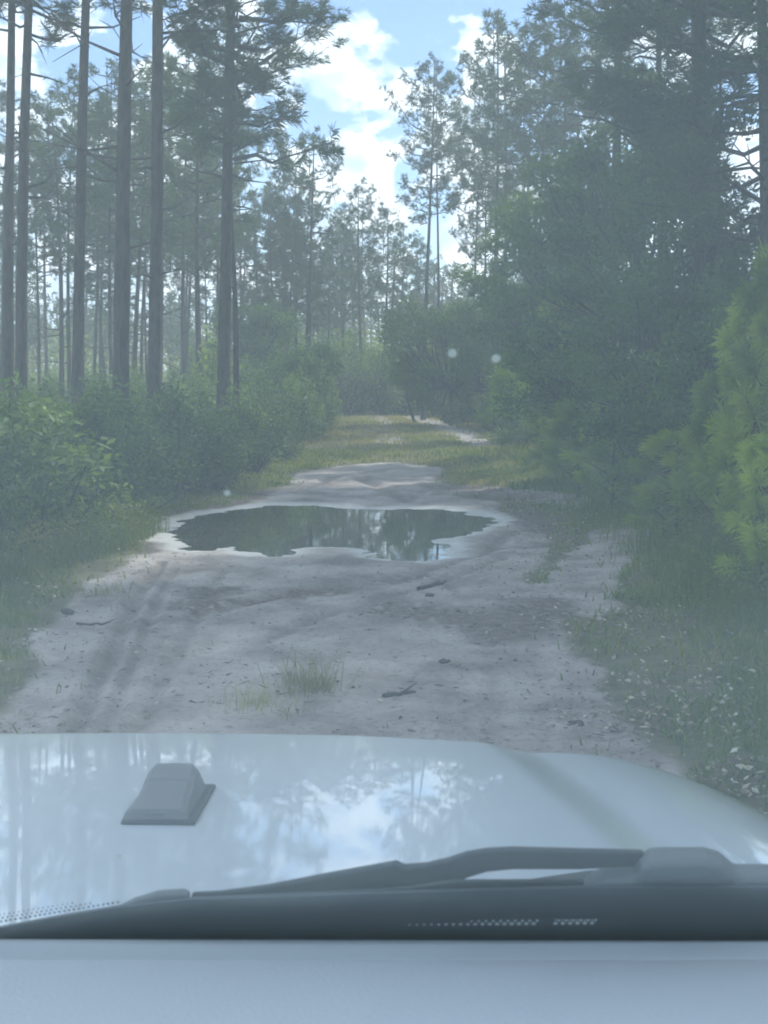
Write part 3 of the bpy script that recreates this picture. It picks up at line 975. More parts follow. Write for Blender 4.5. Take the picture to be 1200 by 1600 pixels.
for k in range(150):     # across the end of the track
    y = r.uniform(56, 68); x = r.uniform(-9, 8)
    spots.append((int(r.integers(3)), x, y, 0, r.uniform(2, 3.2), r.uniform(1.6, 4.0), r.uniform(0, 6), r.normal(.2, .14)))
o_ = obj("undergrowth", inst_mesh("undergrowth", UG, spots, [M_shrub, M_oakbark]), [M_shrub, M_oakbark])
tag(o_, "dense tangled green undergrowth filling both banks behind the shrubs", "undergrowth", None, 'stuff')

# ------------------------------------------------------------------ far woods (one mass)
r = np.random.default_rng(88)
mb = MB()
for k in range(200):
    y = r.uniform(68, 125); x = r.uniform(-.36, .36) * y
    if -2 < x < 5 and y < 72: continue
    H = r.uniform(4.6, 7.6) if x < -6 else r.uniform(6, 9.5)
    mb.tube([[x, y, 0], [x + r.normal(0, .1), y, H * .5], [x + r.normal(0, .2), y, H]], [.13, .11, .05], k=5, m=1)
    nt_ = 130
    t = r.random(nt_) ** .8
    rad = 1.9 * (1 - t) ** .6 + .2
    a = r.uniform(0, 6.28, nt_); q = r.random(nt_) ** .6
    C = np.stack([x + np.cos(a) * rad * q, y + np.sin(a) * rad * q, H * .5 + t * H * .55], -1)
    D = np.stack([np.cos(a), np.sin(a), np.full(nt_, .8)], -1); D /= np.linalg.norm(D, axis=1)[:, None]
    needles(mb, C, D, r.uniform(.1, .6, nt_), n=5, ln=.4, w=.07, r=r, m=0)
# lower sunlit broadleaf layer in front of and among them
Cs, Ts = [], []
for k in range(420):
    y = r.uniform(66, 120); x = r.uniform(-.36, .36) * y
    h = r.uniform(1.5, 5.2) if x < 0 else r.uniform(1.5, 6.0)
    n_ = 170
    p_ = unit(n_, r) * (r.random((n_, 1)) ** .4) * np.array([1.7, 1.7, h * .5])
    Cs.append(p_ + np.array([x, y, h * .5])); Ts.append(np.full(n_, r.uniform(.2, .8)) + r.normal(0, .12, n_))
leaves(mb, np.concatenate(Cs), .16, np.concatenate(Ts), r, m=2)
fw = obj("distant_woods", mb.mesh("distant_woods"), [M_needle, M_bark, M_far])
tag(fw, "hazy distant woods with sunlit yellow green leaves between the far trunks", "woods", None, 'stuff')

# trees beside and behind the car that shade the track (added out of the frame for their shadow alone)
r = np.random.default_rng(99)
GX = 'unseen pines added to shade the track'
shade_spots = []
for k in range(52):
    y = r.uniform(-3, 27); x = max(.36 * y + 1.6, 5.2) + r.uniform(0, 8.5)
    shade_spots.append((x, y))
for (x, y) in shade_spots:
    e = empty("pine_tree", (x, y, 0), 'unseen tall pine added right of the car to shade the track', 'tree', GX)
    _cc[0] += 1
    H = r.uniform(12.5, 16)
    obj("trunk", trunk_mesh("trunk", H, .16, 9000 + _cc[0]), M_bark, e)
    c = obj("crown", CROWNS['mid'][_cc[0] % 5], [M_needle, M_bark], e, (0, 0, r.uniform(3, 5)))
    c.scale = (1.25, 1.25, 1.55); c.rotation_euler = (0, 0, _cc[0])

# ------------------------------------------------------------------ grass
def blades(mb, x, y, z, h, w, T, r, lean=.5):
    n = len(x)
    a = r.uniform(0, 6.28, n); b = r.uniform(0, 6.28, n)
    B = np.stack([x, y, z], -1)
    s = np.stack([np.cos(a), np.sin(a), np.zeros(n)], -1) * w[:, None] * .5
    ld = np.stack([np.cos(b), np.sin(b), np.zeros(n)], -1) * (h * lean * r.uniform(.2, 1.1, n))[:, None]
    up = np.array([0, 0, 1.]) * h[:, None]
    M_ = B + up * .62 + ld * .36
    V = np.stack([B - s, B + s, M_ + s * .75, M_ - s * .75, B + up * .95 + ld], 1).reshape(-1, 3)
    t5 = np.repeat(np.clip(T, 0, 1), 5); i5 = np.arange(n)[:, None] * 5
    mb.add(V, i5 + np.arange(4)[None], 0, t5)
    mb.P[3].append(i5 + np.array([[3, 2, 4]]) + (mb.n - len(V))); mb.M[3].append(np.zeros(n, int))


r = np.random.default_rng(123)
mb = MB()


def scatter(n, y0, y1, pw=1.3):
    y = y0 + (y1 - y0) * r.random(n) ** pw
    x = r.uniform(-.36, .36, n) * y
    return np.stack([x, y], -1)


# verges: everything off the sand
P = scatter(420000, 3.2, 26, 1.5)
s_, m_, z_, w_, sds = ground_fields(P)
dr = P[:, 0] - rx_(P[:, 1]); dl_ = lx(P[:, 1]) - P[:, 0]
prob = np.clip(sstep(.15, -.9, sds), 0, 1) * (1 - s_) + .005 * (sds < .5)
prob *= (.15 + .85 * sstep(-.25, .25, fbm(P, 2.2, 4, 44))) * np.where(P[:, 0] > 0, .55 + .45 * sstep(-.2, -1.2, sds), 1)
prob[w_ > .05] = 0
k = r.random(len(P)) < prob
P, z_, sds, dr, dl_ = P[k], z_[k], sds[k], dr[k], dl_[k]
far_in = np.clip(-sds, 0, 3)
h = r.uniform(.025, .085, len(P)) + .13 * np.clip((far_in - .5) / 1.6, 0, 1) * r.random(len(P)) ** 1.5 * 1.4
h *= np.where((P[:, 0] > 0) & (dr > -.5), 1.5, 1)
T = .45 + .28 * fbm(P, .8, 3, 55) * 2 + r.normal(0, .2, len(P))
blades(mb, P[:, 0], P[:, 1], z_, h, .0055 + .0007 * P[:, 1] * r.uniform(.5, 1.5, len(P)), T, r, 1.0)
# grown over track further on
P = scatter(150000, 19, 68, 1.2)
s_, m_, z_, w_, sds = ground_fields(P)
prob = (1 - s_ * .95) * sstep(.1, -.4, sds) * (.4 + .6 * sstep(-.2, .2, fbm(P, .9, 3, 67)))
k = r.random(len(P)) < prob
P, z_ = P[k], z_[k]
T = .86 + .5 * fbm(P, .5, 3, 66) + r.normal(0, .1, len(P))
blades(mb, P[:, 0], P[:, 1], z_, r.uniform(.03, .10, len(P)), .010 + .0007 * P[:, 1], T, r)
o_ = obj("grass", mb.mesh("grass"), M_grass)
tag(o_, "green and straw coloured grass along both verges and over the far track", "grass", None, 'stuff')

# tall weeds on the right bank
mb = MB()
n_ = 26000
y = r.uniform(7.8, 16, n_); x = rx_(y) - .25 + np.abs(r.normal(0, .8, n_)) - .25 * r.random(n_) ** 3 * 3
P = np.stack([x, y], -1); k = (np.abs(x / y) < .38) & (fbm(P, 1.5, 3, 71) > -.25); P = P[k]
z_ = ground_fields(P)[2]
T = .45 + .6 * fbm(P, 1.5, 2, 72) + r.normal(0, .15, len(P))
blades(mb, P[:, 0], P[:, 1], z_, (.06 + .42 * r.random(len(P)) ** 2), r.uniform(.004, .008, len(P)), T, r, .5)
q = r.random(len(P)) < .8
leaves(mb, np.stack([P[q, 0], P[q, 1], z_[q] + r.uniform(.03, .5, q.sum())], -1), .026, T[q] + .05, r)
y = r.uniform(6.5, 14, 9000); x = lx(y) + .35 - np.abs(r.normal(0, .6, 9000))
P = np.stack([x, y], -1); P = P[np.abs(x / y) < .38]; z_ = ground_fields(P)[2]
T = .35 + .6 * fbm(P, 1.5, 2, 74) + r.normal(0, .2, len(P))
blades(mb, P[:, 0], P[:, 1], z_, .05 + .28 * r.random(len(P)) ** 2.2, r.uniform(.003, .007, len(P)), T - .1, r, .5)
leaves(mb, np.stack([P[:, 0], P[:, 1], z_ + r.uniform(.03, .4, len(P))], -1), .024, T, r)
o_ = obj("weeds", mb.mesh("weeds"), M_grass)
tag(o_, "tall tangled weeds in front of the shrubs on both banks", "weeds", None, 'stuff')

# leaf litter
mb = MB()
P = scatter(42000, 3.2, 17, 1.3)
s_, m_, z_, w_, sds = ground_fields(P)
prob = .05 + .95 * np.exp(-((sds + .1) / .55) ** 2) * np.where(P[:, 0] > 0, 1, .85)
prob += np.where(P[:, 0] > 0, .7 * sstep(-2.4, -.2, sds) * (sds < 0), .25 * (sds < 0) * (sds > -1))
prob += np.where((P[:, 0] > .3) & (sds > 0), .45 * sstep(1.6, .2, sds), 0)
prob *= (w_ < .05) * (.25 + 1.1 * sstep(-.15, .35, fbm(P, 1.6, 3, 47))) * (1 - .7 * s_ * (sds < -.3))
k = r.random(len(P)) < prob * .6
P, z_, sds = P[k], z_[k], sds[k]
leaves(mb, np.stack([P[:, 0], P[:, 1], z_ + .012 + .05 * r.random(len(P)) * (sds < -.1)], -1), np.where(sds > 0, .012, .0155)[:, None] * r.uniform(.7, 1.5, (len(P), 1)), np.clip(np.where(sds > 0, r.beta(1.3, 2.4, len(P)), r.beta(1.3, 1.7, len(P))), 0, 1), r, up=1.4, wid=.62)
o_ = obj("leaf_litter", mb.mesh("leaf_litter"), M_dead)
tag(o_, "dry brown and pale fallen leaves scattered beside the sandy track", "leaf litter", None, 'stuff')

# crumbs of bark, twigs and clods on the sand
mb = MB()
P = scatter(5200, 3.2, 16, 1.3)
s_, m_, z_, w_, sds = ground_fields(P)
k = (r.random(len(P)) < (.25 + .6 * m_) * (s_ > .4) * (w_ < .02)); P, z_ = P[k], z_[k]
for (a, z) in zip(P, z_):
    th = r.uniform(0, 3.14)
    if r.random() < .6:
        l = r.uniform(.008, .035); d = np.array([math.cos(th), math.sin(th), r.normal(0, .1)]) * l
        c = np.array([a[0], a[1], z + .006])
        mb.tube([c - d, c + r.normal(0, .004, 3), c + d], [.002, .004, .002], k=3)
    else:
        s = r.uniform(.004, .014); c = np.array([a[0], a[1], z])
        v = unit(6, r) * s; v = np.array([[1, 0, .2], [0, 1, .2], [-1, 0, .2], [0, -1, .2], [0, 0, 1.]]) * s * r.uniform(.6, 1.3, (5, 1)) + c
        mb.add(v, [[0, 1, 4], [1, 2, 4], [2, 3, 4], [3, 0, 4]])
o_ = obj("track_debris", mb.mesh("track_debris"), M_twig)
tag(o_, "small dark twigs, bark crumbs and clods strewn on the sand", "debris", None, 'stuff')

# ------------------------------------------------------------------ single things on the track
def tuft(px, py, n, h, spread, lab, seed):
    rr_ = np.random.default_rng(seed)
    c = on_z(px, py)
    mb = MB()
    x = rr_.normal(0, spread, n); y_ = rr_.normal(0, spread * .8, n)
    P_ = np.stack([x + c[0], y_ + c[1]], -1); z = ground_fields(P_)[2]
    blades(mb, x, y_, z - .005, rr_.uniform(.3, 1.0, n) * h, np.full(n, .0036), rr_.uniform(.45, 1.0, n), rr_, .9)
    o_ = obj("grass_tuft", mb.mesh("grass_tuft"), M_grass, None, (c[0], c[1], 0))
    tag(o_, lab, 'grass tuft', 'grass tufts growing in the sand')


tuft(488, 1080, 170, .30, .10, 'tallest thin grass tuft in the middle of the sand', 1)
tuft(405, 1105, 110, .17, .10, 'short sparse grass tuft left of the tallest one on the sand', 2)
tuft(455, 1115, 45, .07, .06, 'tiny grass tuft in front of the tallest one, nearest the white hood', 3)
tuft(170, 930, 60, .14, .12, 'sparse weedy tuft on the sand near the left verge', 4)

GST = 'sticks and clods lying on the sand'
M_stick = mat_bark("stick bark", (.03, .022, .018), (.09, .07, .055))
def stick(pts, rad, lab, seed):
    rr_ = np.random.default_rng(seed)
    w_ = [on_z(x, y) for x, y in pts]
    c = w_[0].copy(); mb = MB()
    q = np.array([[p_[0] - c[0], p_[1] - c[1], gz_at(p_[0], p_[1]) + rad * .8] for p_ in w_])
    q2 = np.concatenate([np.linspace(q[i], q[i + 1], 4, endpoint=False) for i in range(len(q) - 1)] + [q[-1:]])
    q2 += rr_.normal(0, rad * .3, q2.shape)
    mb.tube(q2, np.linspace(rad, rad * .45, len(q2)), k=7)
    mid = q2[len(q2) // 2]
    mb.tube([mid, mid + np.array([.05, .05, .02]), mid + np.array([.08, .12, .025])], [rad * .5, rad * .35, rad * .15], k=5)
    o_ = obj("stick", mb.mesh("stick", True), M_stick, None, (c[0], c[1], 0))
    tag(o_, lab, 'stick', GST)
stick([(652, 921), (672, 915), (696, 911)], .022, 'dark stick lying just in front of the puddle on its right side', 3)
stick([(120, 975), (160, 976), (172, 977)], .01, 'thin twig lying on the sand near the left verge', 4)
stick([(600, 1092), (630, 1088), (648, 1084)], .013, 'short flat piece of wood on the near sand, right of the grass tufts', 5)
M_clod = mat_simple("dark clod", (.06, .048, .04), .95, var=.5, scale=20, bump=.8, bscale=40)
def clod(px, py, s, lab, seed):
    c = on_z(px, py)
    bm = bmesh.new(); bmesh.ops.create_icosphere(bm, subdivisions=3, radius=s)
    rr_ = np.random.default_rng(seed)
    for v in bm.verts:
        p_ = np.array([[v.co.x * 1 + seed * 7, v.co.y + v.co.z]])
        v.co *= 1 + .9 * float(fbm(p_, 2.2 / s * .5, 3, seed)[0])
        v.co.z *= .55
    me = bpy.data.meshes.new("clod"); bm.to_mesh(me); bm.free()
    o_ = obj("earth_clod", me, M_clod, None, (c[0], c[1], gz_at(c[0], c[1]) + s * .2))
    tag(o_, lab, 'earth clod', GST)
clod(108, 960, .045, 'dark clump of earth beside the left verge', 1)
clod(670, 932, .032, 'small dark upright clump just below the dark stick', 2)
clod(695, 1035, .03, 'dark clod in the middle right of the sand', 3)
clod(902, 1132, .03, 'dark clod near the right fender, among the fallen leaves', 4)
mb = MB(); leaves(mb, np.array([[0, 0, .01]]), .035, np.array([1.0]), r, up=3)
c = on_z(1013, 1160)
o_ = obj("fallen_leaf", mb.mesh("leaf"), M_dead, None, (c[0], c[1], gz_at(c[0], c[1])))
tag(o_, 'single palest fallen leaf beside the right fender', 'leaf')

# ------------------------------------------------------------------ the car
M_paint = mat_simple("white paint", (.70, .75, .80), .32, var=.02, coat=1.0)
M_plast = mat_simple("black plastic", (.055, .058, .062), .5, var=.1, bump=.25, bscale=400)
M_plast2 = mat_simple("greyed plastic", (.17, .175, .18), .65, var=.12, bump=.3, bscale=400)
M_dash = mat_simple("dashboard vinyl with reflection", (.58, .62, .66), .75, var=.04, bump=.3, bscale=300)  # reflection in the glass above is put into this pale colour
M_dash2 = mat_simple("dashboard rim vinyl", (.38, .42, .44), .75, var=.05)
M_frit = mat_simple("black ceramic band", (.085, .09, .098), .6)
M_dot = mat_simple("gap light dots", (.9, .92, .93), .6)
M_line = mat_simple("blade edge highlight", (.26, .28, .29), .5)  # highlight along the wiper blade, painted as a lighter strip
M_speck = mat_simple("dried splash", (.75, .75, .68), .7)

car = empty("parked_car", (-.35, 0, 0), 'white car seen from inside, its glossy hood and wiper at the bottom of the photo', 'car')
CX, CY, CZ = -.35, 0, 0


def carobj(name, me, mat, parent=None):
    o_ = obj(name, me, mat, parent or car)
    if parent is None:
        o_.location = (-CX, -CY, 0)
    return o_


fsil = np.array([on_z(x, y, z)[:2] for x, y, z in [(560, 1142, 1.15), (680, 1150, 1.147), (760, 1166, 1.135), (850, 1172, 1.125), (950, 1185, 1.115), (1020, 1208, 1.10), (1100, 1238, 1.08), (1200, 1287, 1.05), (1300, 1345, 1.0)]])


def zt(x, y): return 1.246 - .085 * (y - .8) - .014 * ((x - CX) / .6) ** 2 - .012 * np.clip((y - 1.3) / .5, 0, 2) ** 2


xe_y = np.array([.7, .95, 1.21, 1.38, 1.55, 1.68, 1.8, 2.0]); xe_x = np.array([.31, .26, .215, .19, .165, .145, .115, .05])


def xe(y): return np.interp(y, xe_y, xe_x)


def body_z(x, y):
    e_ = x - xe(y)
    z = zt(np.minimum(x, xe(y) + .03), y)
    z = z - .015 * sstep(-.006, .08, e_) - .012 * np.clip(e_, 0, 1) - 1.15 * np.clip(e_ - .12, 0, .6) ** 2
    yf = np.interp(x, fsil[:, 0], fsil[:, 1], left=None)
    yf = np.where(x < fsil[0, 0], fsil[0, 1] + .0, yf) - .03
    over = np.clip(y - yf, 0, 1)
    return z - 3.2 * over ** 2 - .3 * over


def sheet(name, x0f, x1f, nx_, y0, y1, ny_, mat):
    v_ = np.linspace(0, 1, ny_); u_ = np.linspace(0, 1, nx_)
    yy = y0 + (y1 - y0) * v_
    Yg = np.repeat(yy[:, None], nx_, 1)
    Xg = x0f(yy)[:, None] * (1 - u_) + x1f(yy)[:, None] * u_
    Zg = body_z(Xg.ravel(), Yg.ravel())
    V = np.stack([Xg.ravel(), Yg.ravel(), Zg], -1)
    i = (np.arange(ny_ - 1)[:, None] * nx_ + np.arange(nx_ - 1)[None]).ravel()
    me = mesh_np(name, V, [np.stack([i, i + 1, i + nx_ + 1, i + nx_], -1)], smooth=True)
    o_ = carobj(name, me, mat)
    return o_


sheet("hood", lambda y: np.full(len(y), -1.0), lambda y: xe(y) + .012, 200, .80, 2.15, 260, M_paint)
sheet("fender", lambda y: xe(y) + .012, lambda y: np.full(len(y), 1.0), 120, .80, 2.15, 260, M_paint)

# hood bumper (rubber stop) sitting on the hood
bz = lambda x, y: float(body_z(np.array([x]), np.array([y]))[0])
n0 = on_z(187, 1305, 1.198); n1 = on_z(296, 1305, 1.198)
yn, yf_ = n0[1], n0[1] + .155
xl, xr = n0[0], n1[0]
yr1, yr2 = yn + .045, yn + .125           # near ridge, far ridge
rings = []
for yy, inset, hgt in [(yn, .0, .003), (yn + .004, .002, .009), (yn + .009, .004, .0165), (yn + .05, .007, .0215), (yn + .052, .0075, .0200), (yn + .085, .008, .0275), (yn + .087, .008, .0295), (yr2 - .012, .008, .0365), (yr2, .0095, .0375), (yr2 + .008, .010, .035), (yr2 + .016, .008, .018), (yf_, .004, .003)]:
    zb = bz((xl + xr) / 2, yy) - .003
    w = (xr - xl)
    xs_ = np.array([0, 0 + .002, inset, inset + .006, w * .5, w - inset - .006, w - inset, w - .002, w]) + xl
    hs = np.array([0, .006, hgt * .82, hgt, hgt * 1.02, hgt, hgt * .82, .006, 0])
    hs = np.minimum(hs, hgt * 1.02)
    rings.append(np.stack([xs_, np.full(9, yy), zb + hs], -1))
V = np.concatenate(rings)
i = (np.arange(len(rings) - 1)[:, None] * 9 + np.arange(8)[None]).ravel()
nr = len(rings)
me = mesh_np("hood_bumper", V, [np.stack([i, i + 1, i + 10, i + 9], -1), np.arange(9)[None], ((nr - 1) * 9 + np.arange(9)[::-1])[None]], smooth=False)
hb = carobj("hood_bumper", me, M_plast2)
bv = hb.modifiers.new("b", 'BEVEL'); bv.width = .0015; bv.segments = 2
# foot flange and the small moulded bar on its near face
bm = bmesh.new()
def bx(bm, c, s, rot=None):
    r_ = bmesh.ops.create_cube(bm, size=1)
    for v in r_['verts']:
        v.co = Vector((v.co.x * s[0], v.co.y * s[1], v.co.z * s[2]))
        if rot: v.co.rotate(rot)
        v.co += Vector(c)
from mathutils import Euler
bx(bm, ((xl + xr) / 2 + .004, (yn + yf_) / 2, bz((xl + xr) / 2, (yn + yf_) / 2) + .002), (xr - xl + .004, yf_ - yn + .004, .005), Euler((-.085, 0, 0)))
me = bpy.data.meshes.new("flange"); bm.to_mesh(me); bm.free()
fo = carobj("bumper_base", me, M_plast); fo.parent = hb; fo.location = (0, 0, 0)
b2 = fo.modifiers.new("b", 'BEVEL'); b2.width = .002; b2.segments = 2
bm = bmesh.new(); bx(bm, ((xl + xr) / 2 - .002, yn + .0065, bz(xl, yn + .0065) + .0095), (.020, .004, .0025)); me = bpy.data.meshes.new("bar"); bm.to_mesh(me); bm.free()
fo = carobj("moulded_bar", me, M_plast2); fo.parent = hb; fo.location = (0, 0, 0)

# windscreen plane, and outlines laid on planes parallel to it
WB = np.array([0, .80, 1.27]); WN = np.array([0, 1, .5]); WN = WN / np.linalg.norm(WN)   # outward normal (ahead and up)


def on_w(px, py, off=0.0):
    d = ray(px, py); o0 = np.array([0, 0, CAM_H])
    t = ((WB + WN * off - o0) @ WN) / (d @ WN)
    return o0 + d * t


def plate(name, pts, off, thick, mat, parent=None, bevel=.002):
    bm = bmesh.new()
    vs = [bm.verts.new(on_w(x, y, off + thick)) for x, y in pts]
    f = bm.faces.new(vs)
    f.normal_update()
    g_ = bmesh.ops.extrude_face_region(bm, geom=[f])
    ex = [v for v in g_['geom'] if isinstance(v, bmesh.types.BMVert)]
    for v in ex: v.co -= Vector(WN) * thick
    bmesh.ops.recalc_face_normals(bm, faces=bm.faces[:])
    me = bpy.data.meshes.new(name); bm.to_mesh(me); bm.free()
    o_ = carobj(name, me, mat)
    if parent is not None:
        o_.parent = parent; o_.location = (0, 0, 0)
    if bevel:
        b_ = o_.modifiers.new("b", 'BEVEL'); b_.width = bevel; b_.segments = 3; b_.limit_method = 'ANGLE'; b_.angle_limit = math.radians(40)
    return o_


# cowl below the glass
bm = bmesh.new()
cow = [on_z(x, y, z) for x, y, z in [(-500, 1520, 1.245), (0, 1448, 1.243), (100, 1430, 1.243), (200, 1414, 1.243), (320, 1404, 1.243), (700, 1392, 1.243), (920, 1360, 1.24), (1140, 1352, 1.235), (1300, 1352, 1.22), (1600, 1400, 1.2)]]
top = [bm.verts.new(p_) for p_ in cow]
bot = [bm.verts.new((p_[0], .81, 1.262)) for p_ in cow]
dn = [bm.verts.new((p_[0], p_[1] + .004, p_[2] - .06)) for p_ in cow]
for k in range(len(cow) - 1):
    bm.faces.new([bot[k], bot[k + 1], top[k + 1], top[k]]); bm.faces.new([top[k], top[k + 1], dn[k + 1], dn[k]])
me = bpy.data.meshes.new("cowl"); bm.to_mesh(me); bm.free()
carobj("cowl_panel", me, M_plast)

# windscreen: a slab of slightly dusty glass
bm = bmesh.new()
th = .006
ups = np.array([0, -.5, 1]); ups = ups / np.linalg.norm(ups)
q0 = WB + ups * -.02; q1 = WB + ups * .72
vs = []
for off in (0, th):
    for (xx, q) in ((-1.1, q0), (.72, q0), (.62, q1), (-1.0, q1)):
        p_ = q + WN * off
        vs.append(bm.verts.new((xx, p_[1], p_[2])))
for f in ((0, 1, 2, 3), (7, 6, 5, 4), (0, 4, 5, 1), (1, 5, 6, 2), (2, 6, 7, 3), (3, 7, 4, 0)):
    bm.faces.new([vs[k] for k in f])
bmesh.ops.recalc_face_normals(bm, faces=bm.faces[:])
me = bpy.data.meshes.new("windscreen"); bm.to_mesh(me); bm.free()
m, N, L = new_mat("dusty glass")
o = N("ShaderNodeOutputMaterial"); vsn = N("ShaderNodeVolumeScatter")
vsn.inputs['Color'].default_value = (.90, 1.0, 1.0, 1); 
gg = N("ShaderNodeTexCoord")
def dmath(op, a_, b_=None, c_=None):
    q_ = N("ShaderNodeMath"); q_.operation = op
    for k_, v_ in enumerate((a_, b_, c_)):
        if v_ is None: continue
        if isinstance(v_, (int, float)): q_.inputs[k_].default_value = v_
        else: L(v_, q_.inputs[k_])
    return q_.outputs[0]
# dust film on the glass: streaked where the blade dragged it, with thicker round spots that put in glare
n1_ = N("ShaderNodeTexNoise"); n1_.inputs['Scale'].default_value = 7; n1_.inputs['Detail'].default_value = 3; L(gg.outputs['Object'], n1_.inputs['Vector'])
mp_ = N("ShaderNodeMapping"); mp_.inputs['Scale'].default_value = (3, 30, 30); mp_.inputs['Rotation'].default_value = (0, .5, 0); L(gg.outputs['Object'], mp_.inputs[0])
n2_ = N("ShaderNodeTexNoise"); n2_.inputs['Scale'].default_value = 2; n2_.inputs['Detail'].default_value = 2; L(mp_.outputs[0], n2_.inputs['Vector'])
base_ = dmath('MULTIPLY_ADD', n1_.outputs[0], 24.0, 21.0)
base_ = dmath('ADD', base_, dmath('MULTIPLY', n2_.outputs[0], 9.0))
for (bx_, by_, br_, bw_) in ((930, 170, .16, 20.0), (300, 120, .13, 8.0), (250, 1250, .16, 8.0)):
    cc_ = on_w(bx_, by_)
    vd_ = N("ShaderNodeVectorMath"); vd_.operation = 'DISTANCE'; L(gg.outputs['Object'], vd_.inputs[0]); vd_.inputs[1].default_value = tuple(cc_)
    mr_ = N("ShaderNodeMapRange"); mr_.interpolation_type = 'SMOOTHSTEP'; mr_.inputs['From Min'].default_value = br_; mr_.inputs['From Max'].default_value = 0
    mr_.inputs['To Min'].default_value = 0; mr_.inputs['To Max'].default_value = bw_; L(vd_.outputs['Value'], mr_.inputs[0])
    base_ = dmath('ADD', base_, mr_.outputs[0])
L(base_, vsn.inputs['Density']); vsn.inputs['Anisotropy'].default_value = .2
vab = N("ShaderNodeVolumeAbsorption"); vab.inputs['Color'].default_value = (.38, .93, 1.0, 1); vab.inputs['Density'].default_value = 16   # the glass's own blue green tint
vad = N("ShaderNodeAddShader"); L(vsn.outputs[0], vad.inputs[0]); L(vab.outputs[0], vad.inputs[1]); L(vad.outputs[0], o.inputs['Volume'])
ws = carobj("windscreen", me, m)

# ceramic band with pale discs painted for light through its gaps, part of the glass
band = plate("ceramic_band", [(-120, 1460), (0, 1447), (90, 1430), (185, 1414), (300, 1402), (600, 1392), (905, 1383), (1300, 1383), (1300, 1500), (-120, 1500)], .008, .002, M_frit, ws, 0)
mb = MB()
def disc(px, py, rp, off):
    c = on_w(px, py, off); a_ = np.array([1., 0, 0]); b_ = ups; rr_ = rp * .9 / F_PX
    th_ = np.linspace(0, 6.283, 8, endpoint=False)
    V_ = np.concatenate([[c], c + rr_ * (np.cos(th_)[:, None] * a_ + np.sin(th_)[:, None] * b_)])
    mb.add(V_, [[0, 1 + k, 1 + (k + 1) % 8] for k in range(8)])
rr_ = np.random.default_rng(4)
for k in range(26):
    x = 640 + k * 11.4; big = .9 + 1.6 * min(1, max(0, (x - 640) / 160))
    if 845 < x < 858: continue
    disc(x, 1445 - (x - 640) * .010, 1.0 + big, .0078)
    if x > 720: disc(x + 5.5, 1440 - (x - 640) * .008, .8 + big * .7, .0078)
    if x > 860: disc(x, 1437.5, 1.6, .0078)
carobj("dot_row", mb.mesh("dot_row"), M_dot, None); bpy.context.view_layer.update()
dr_ = [o_ for o_ in COL.objects if o_.name.startswith("dot_row")][0]; dr_.parent = ws; dr_.location = (0, 0, 0)
mb = MB()
for row in range(3):
    for k in range(26):
        x = -6 + k * 7.6 + row * 2.5; y = 1446 - .165 * x - 6 - row * 5.2
        if row and x > 170 - row * 25: continue
        disc(x, y, 2.2 - row * .35, .009)
fd = carobj("fading_dots", mb.mesh("fading_dots"), M_frit, None); fd.parent = ws; fd.location = (0, 0, 0)
mb = MB()
for (x, y, rp) in [(707, 552, 5), (775, 560, 5), (355, 770, 4), (186, 1338, 5)]:
    mb = MB(); disc(x, y, rp, .010)
    sp_ = carobj("dried_splash", mb.mesh("dried_splash"), M_speck, None); sp_.parent = ws; sp_.location = (0, 0, 0)

# wiper
wa = plate("wiper_arm", [(300, 1391), (345, 1389), (420, 1379), (500, 1363), (560, 1352), (600, 1345), (620, 1341), (632, 1347), (665, 1345), (700, 1337), (730, 1327),
                         (760, 1322), (800, 1320), (1005, 1325), (1005, 1347), (905, 1352), (800, 1352), (760, 1356), (712, 1371), (600, 1385), (450, 1396), (300, 1404)], .022, .0045, M_plast)
wb = plate("wiper_blade", [(290, 1400), (600, 1386), (712, 1372), (912, 1372), (912, 1388), (600, 1402), (290, 1416)], .014, .003, M_plast)
plate("edge_highlight", [(298, 1405), (600, 1393.5), (906, 1381), (906, 1384.5), (600, 1397.5), (298, 1410)], .0145, .0012, M_line, wb, 0)
plate("blade_cap", [(185, 1412), (212, 1399), (248, 1388), (288, 1385.5), (299, 1390), (296, 1402), (270, 1408), (200, 1414)], .012, .006, M_plast2, wb, .003)
plate("wiper_pivot_cover", [(905, 1388), (912, 1370), (922, 1358), (940, 1351), (985, 1348), (997, 1330), (1013, 1321), (1035, 1319), (1100, 1319), (1122, 1325), (1146, 1345), (1300, 1346), (1300, 1390)], .012, .016, M_plast2, None, .004)

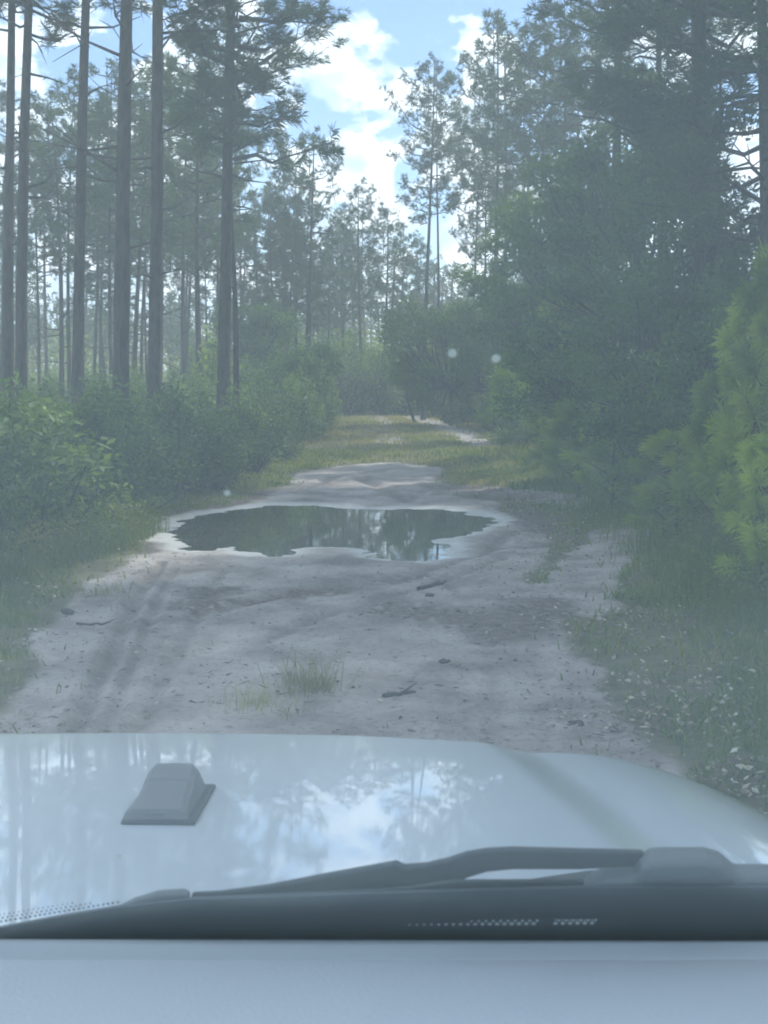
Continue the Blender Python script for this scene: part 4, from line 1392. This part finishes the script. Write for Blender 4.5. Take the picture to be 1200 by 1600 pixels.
# dashboard: rim against the glass, then the pale top
def dash(name, px_y0, px_y1, z0, z1, mat, drop=.0):
    bm = bmesh.new()
    cols = np.linspace(-500, 1700, 60)
    rows = []
    for t in np.linspace(0, 1, 6):
        py = px_y0 * (1 - t) + px_y1 * t; z = z0 * (1 - t) + z1 * t
        rows.append([bm.verts.new(on_z(x, py + 3 * math.sin(x / 260.0) * (t > 0) + (x - 600) * .002, z)) for x in cols])
    for a_, b_ in zip(rows[:-1], rows[1:]):
        for k in range(len(cols) - 1):
            f = bm.faces.new([a_[k], a_[k + 1], b_[k + 1], b_[k]]); f.smooth = True
    for a_ in (rows[0], rows[-1]):
        dn_ = [bm.verts.new((v.co.x, v.co.y, v.co.z - .03)) for v in a_]
        for k in range(len(cols) - 1):
            bm.faces.new([a_[k], a_[k + 1], dn_[k + 1], dn_[k]])
    bmesh.ops.recalc_face_normals(bm, faces=bm.faces[:])
    me = bpy.data.meshes.new(name); bm.to_mesh(me); bm.free()
    return carobj(name, me, mat)


dash("dashboard_rim", 1469, 1503, 1.300, 1.300, M_dash2)
dash("dashboard", 1500, 2600, 1.303, 1.32, M_dash)

# ------------------------------------------------------------------ haze
bm = bmesh.new()
x0, x1, y0, y1, z0, z1 = -720, 720, -70, 930, -1.2, 19
vs = [bm.verts.new(v) for v in ((x0, y0, z0), (x1, y0, z0), (x1, y1, z0), (x0, y1, z0), (x0, y0, z1), (x1, y0, z1), (x1, y1, z1), (x0, y1, z1))]
for f in ((0, 3, 2, 1), (4, 5, 6, 7), (0, 1, 5, 4), (1, 2, 6, 5), (2, 3, 7, 6), (3, 0, 4, 7)): bm.faces.new([vs[k] for k in f])
me = bpy.data.meshes.new("haze"); bm.to_mesh(me); bm.free()
m, N, L = new_mat("haze air")
o = N("ShaderNodeOutputMaterial"); pv = N("ShaderNodeVolumePrincipled")
pv.inputs['Color'].default_value = (.93, .98, 1.0, 1); pv.inputs['Density'].default_value = .003; pv.inputs['Anisotropy'].default_value = .3
L(pv.outputs[0], o.inputs['Volume'])
hz = obj("haze", me, m)
tag(hz, "thin bluish summer haze in the air between the trees", None, None, 'stuff')
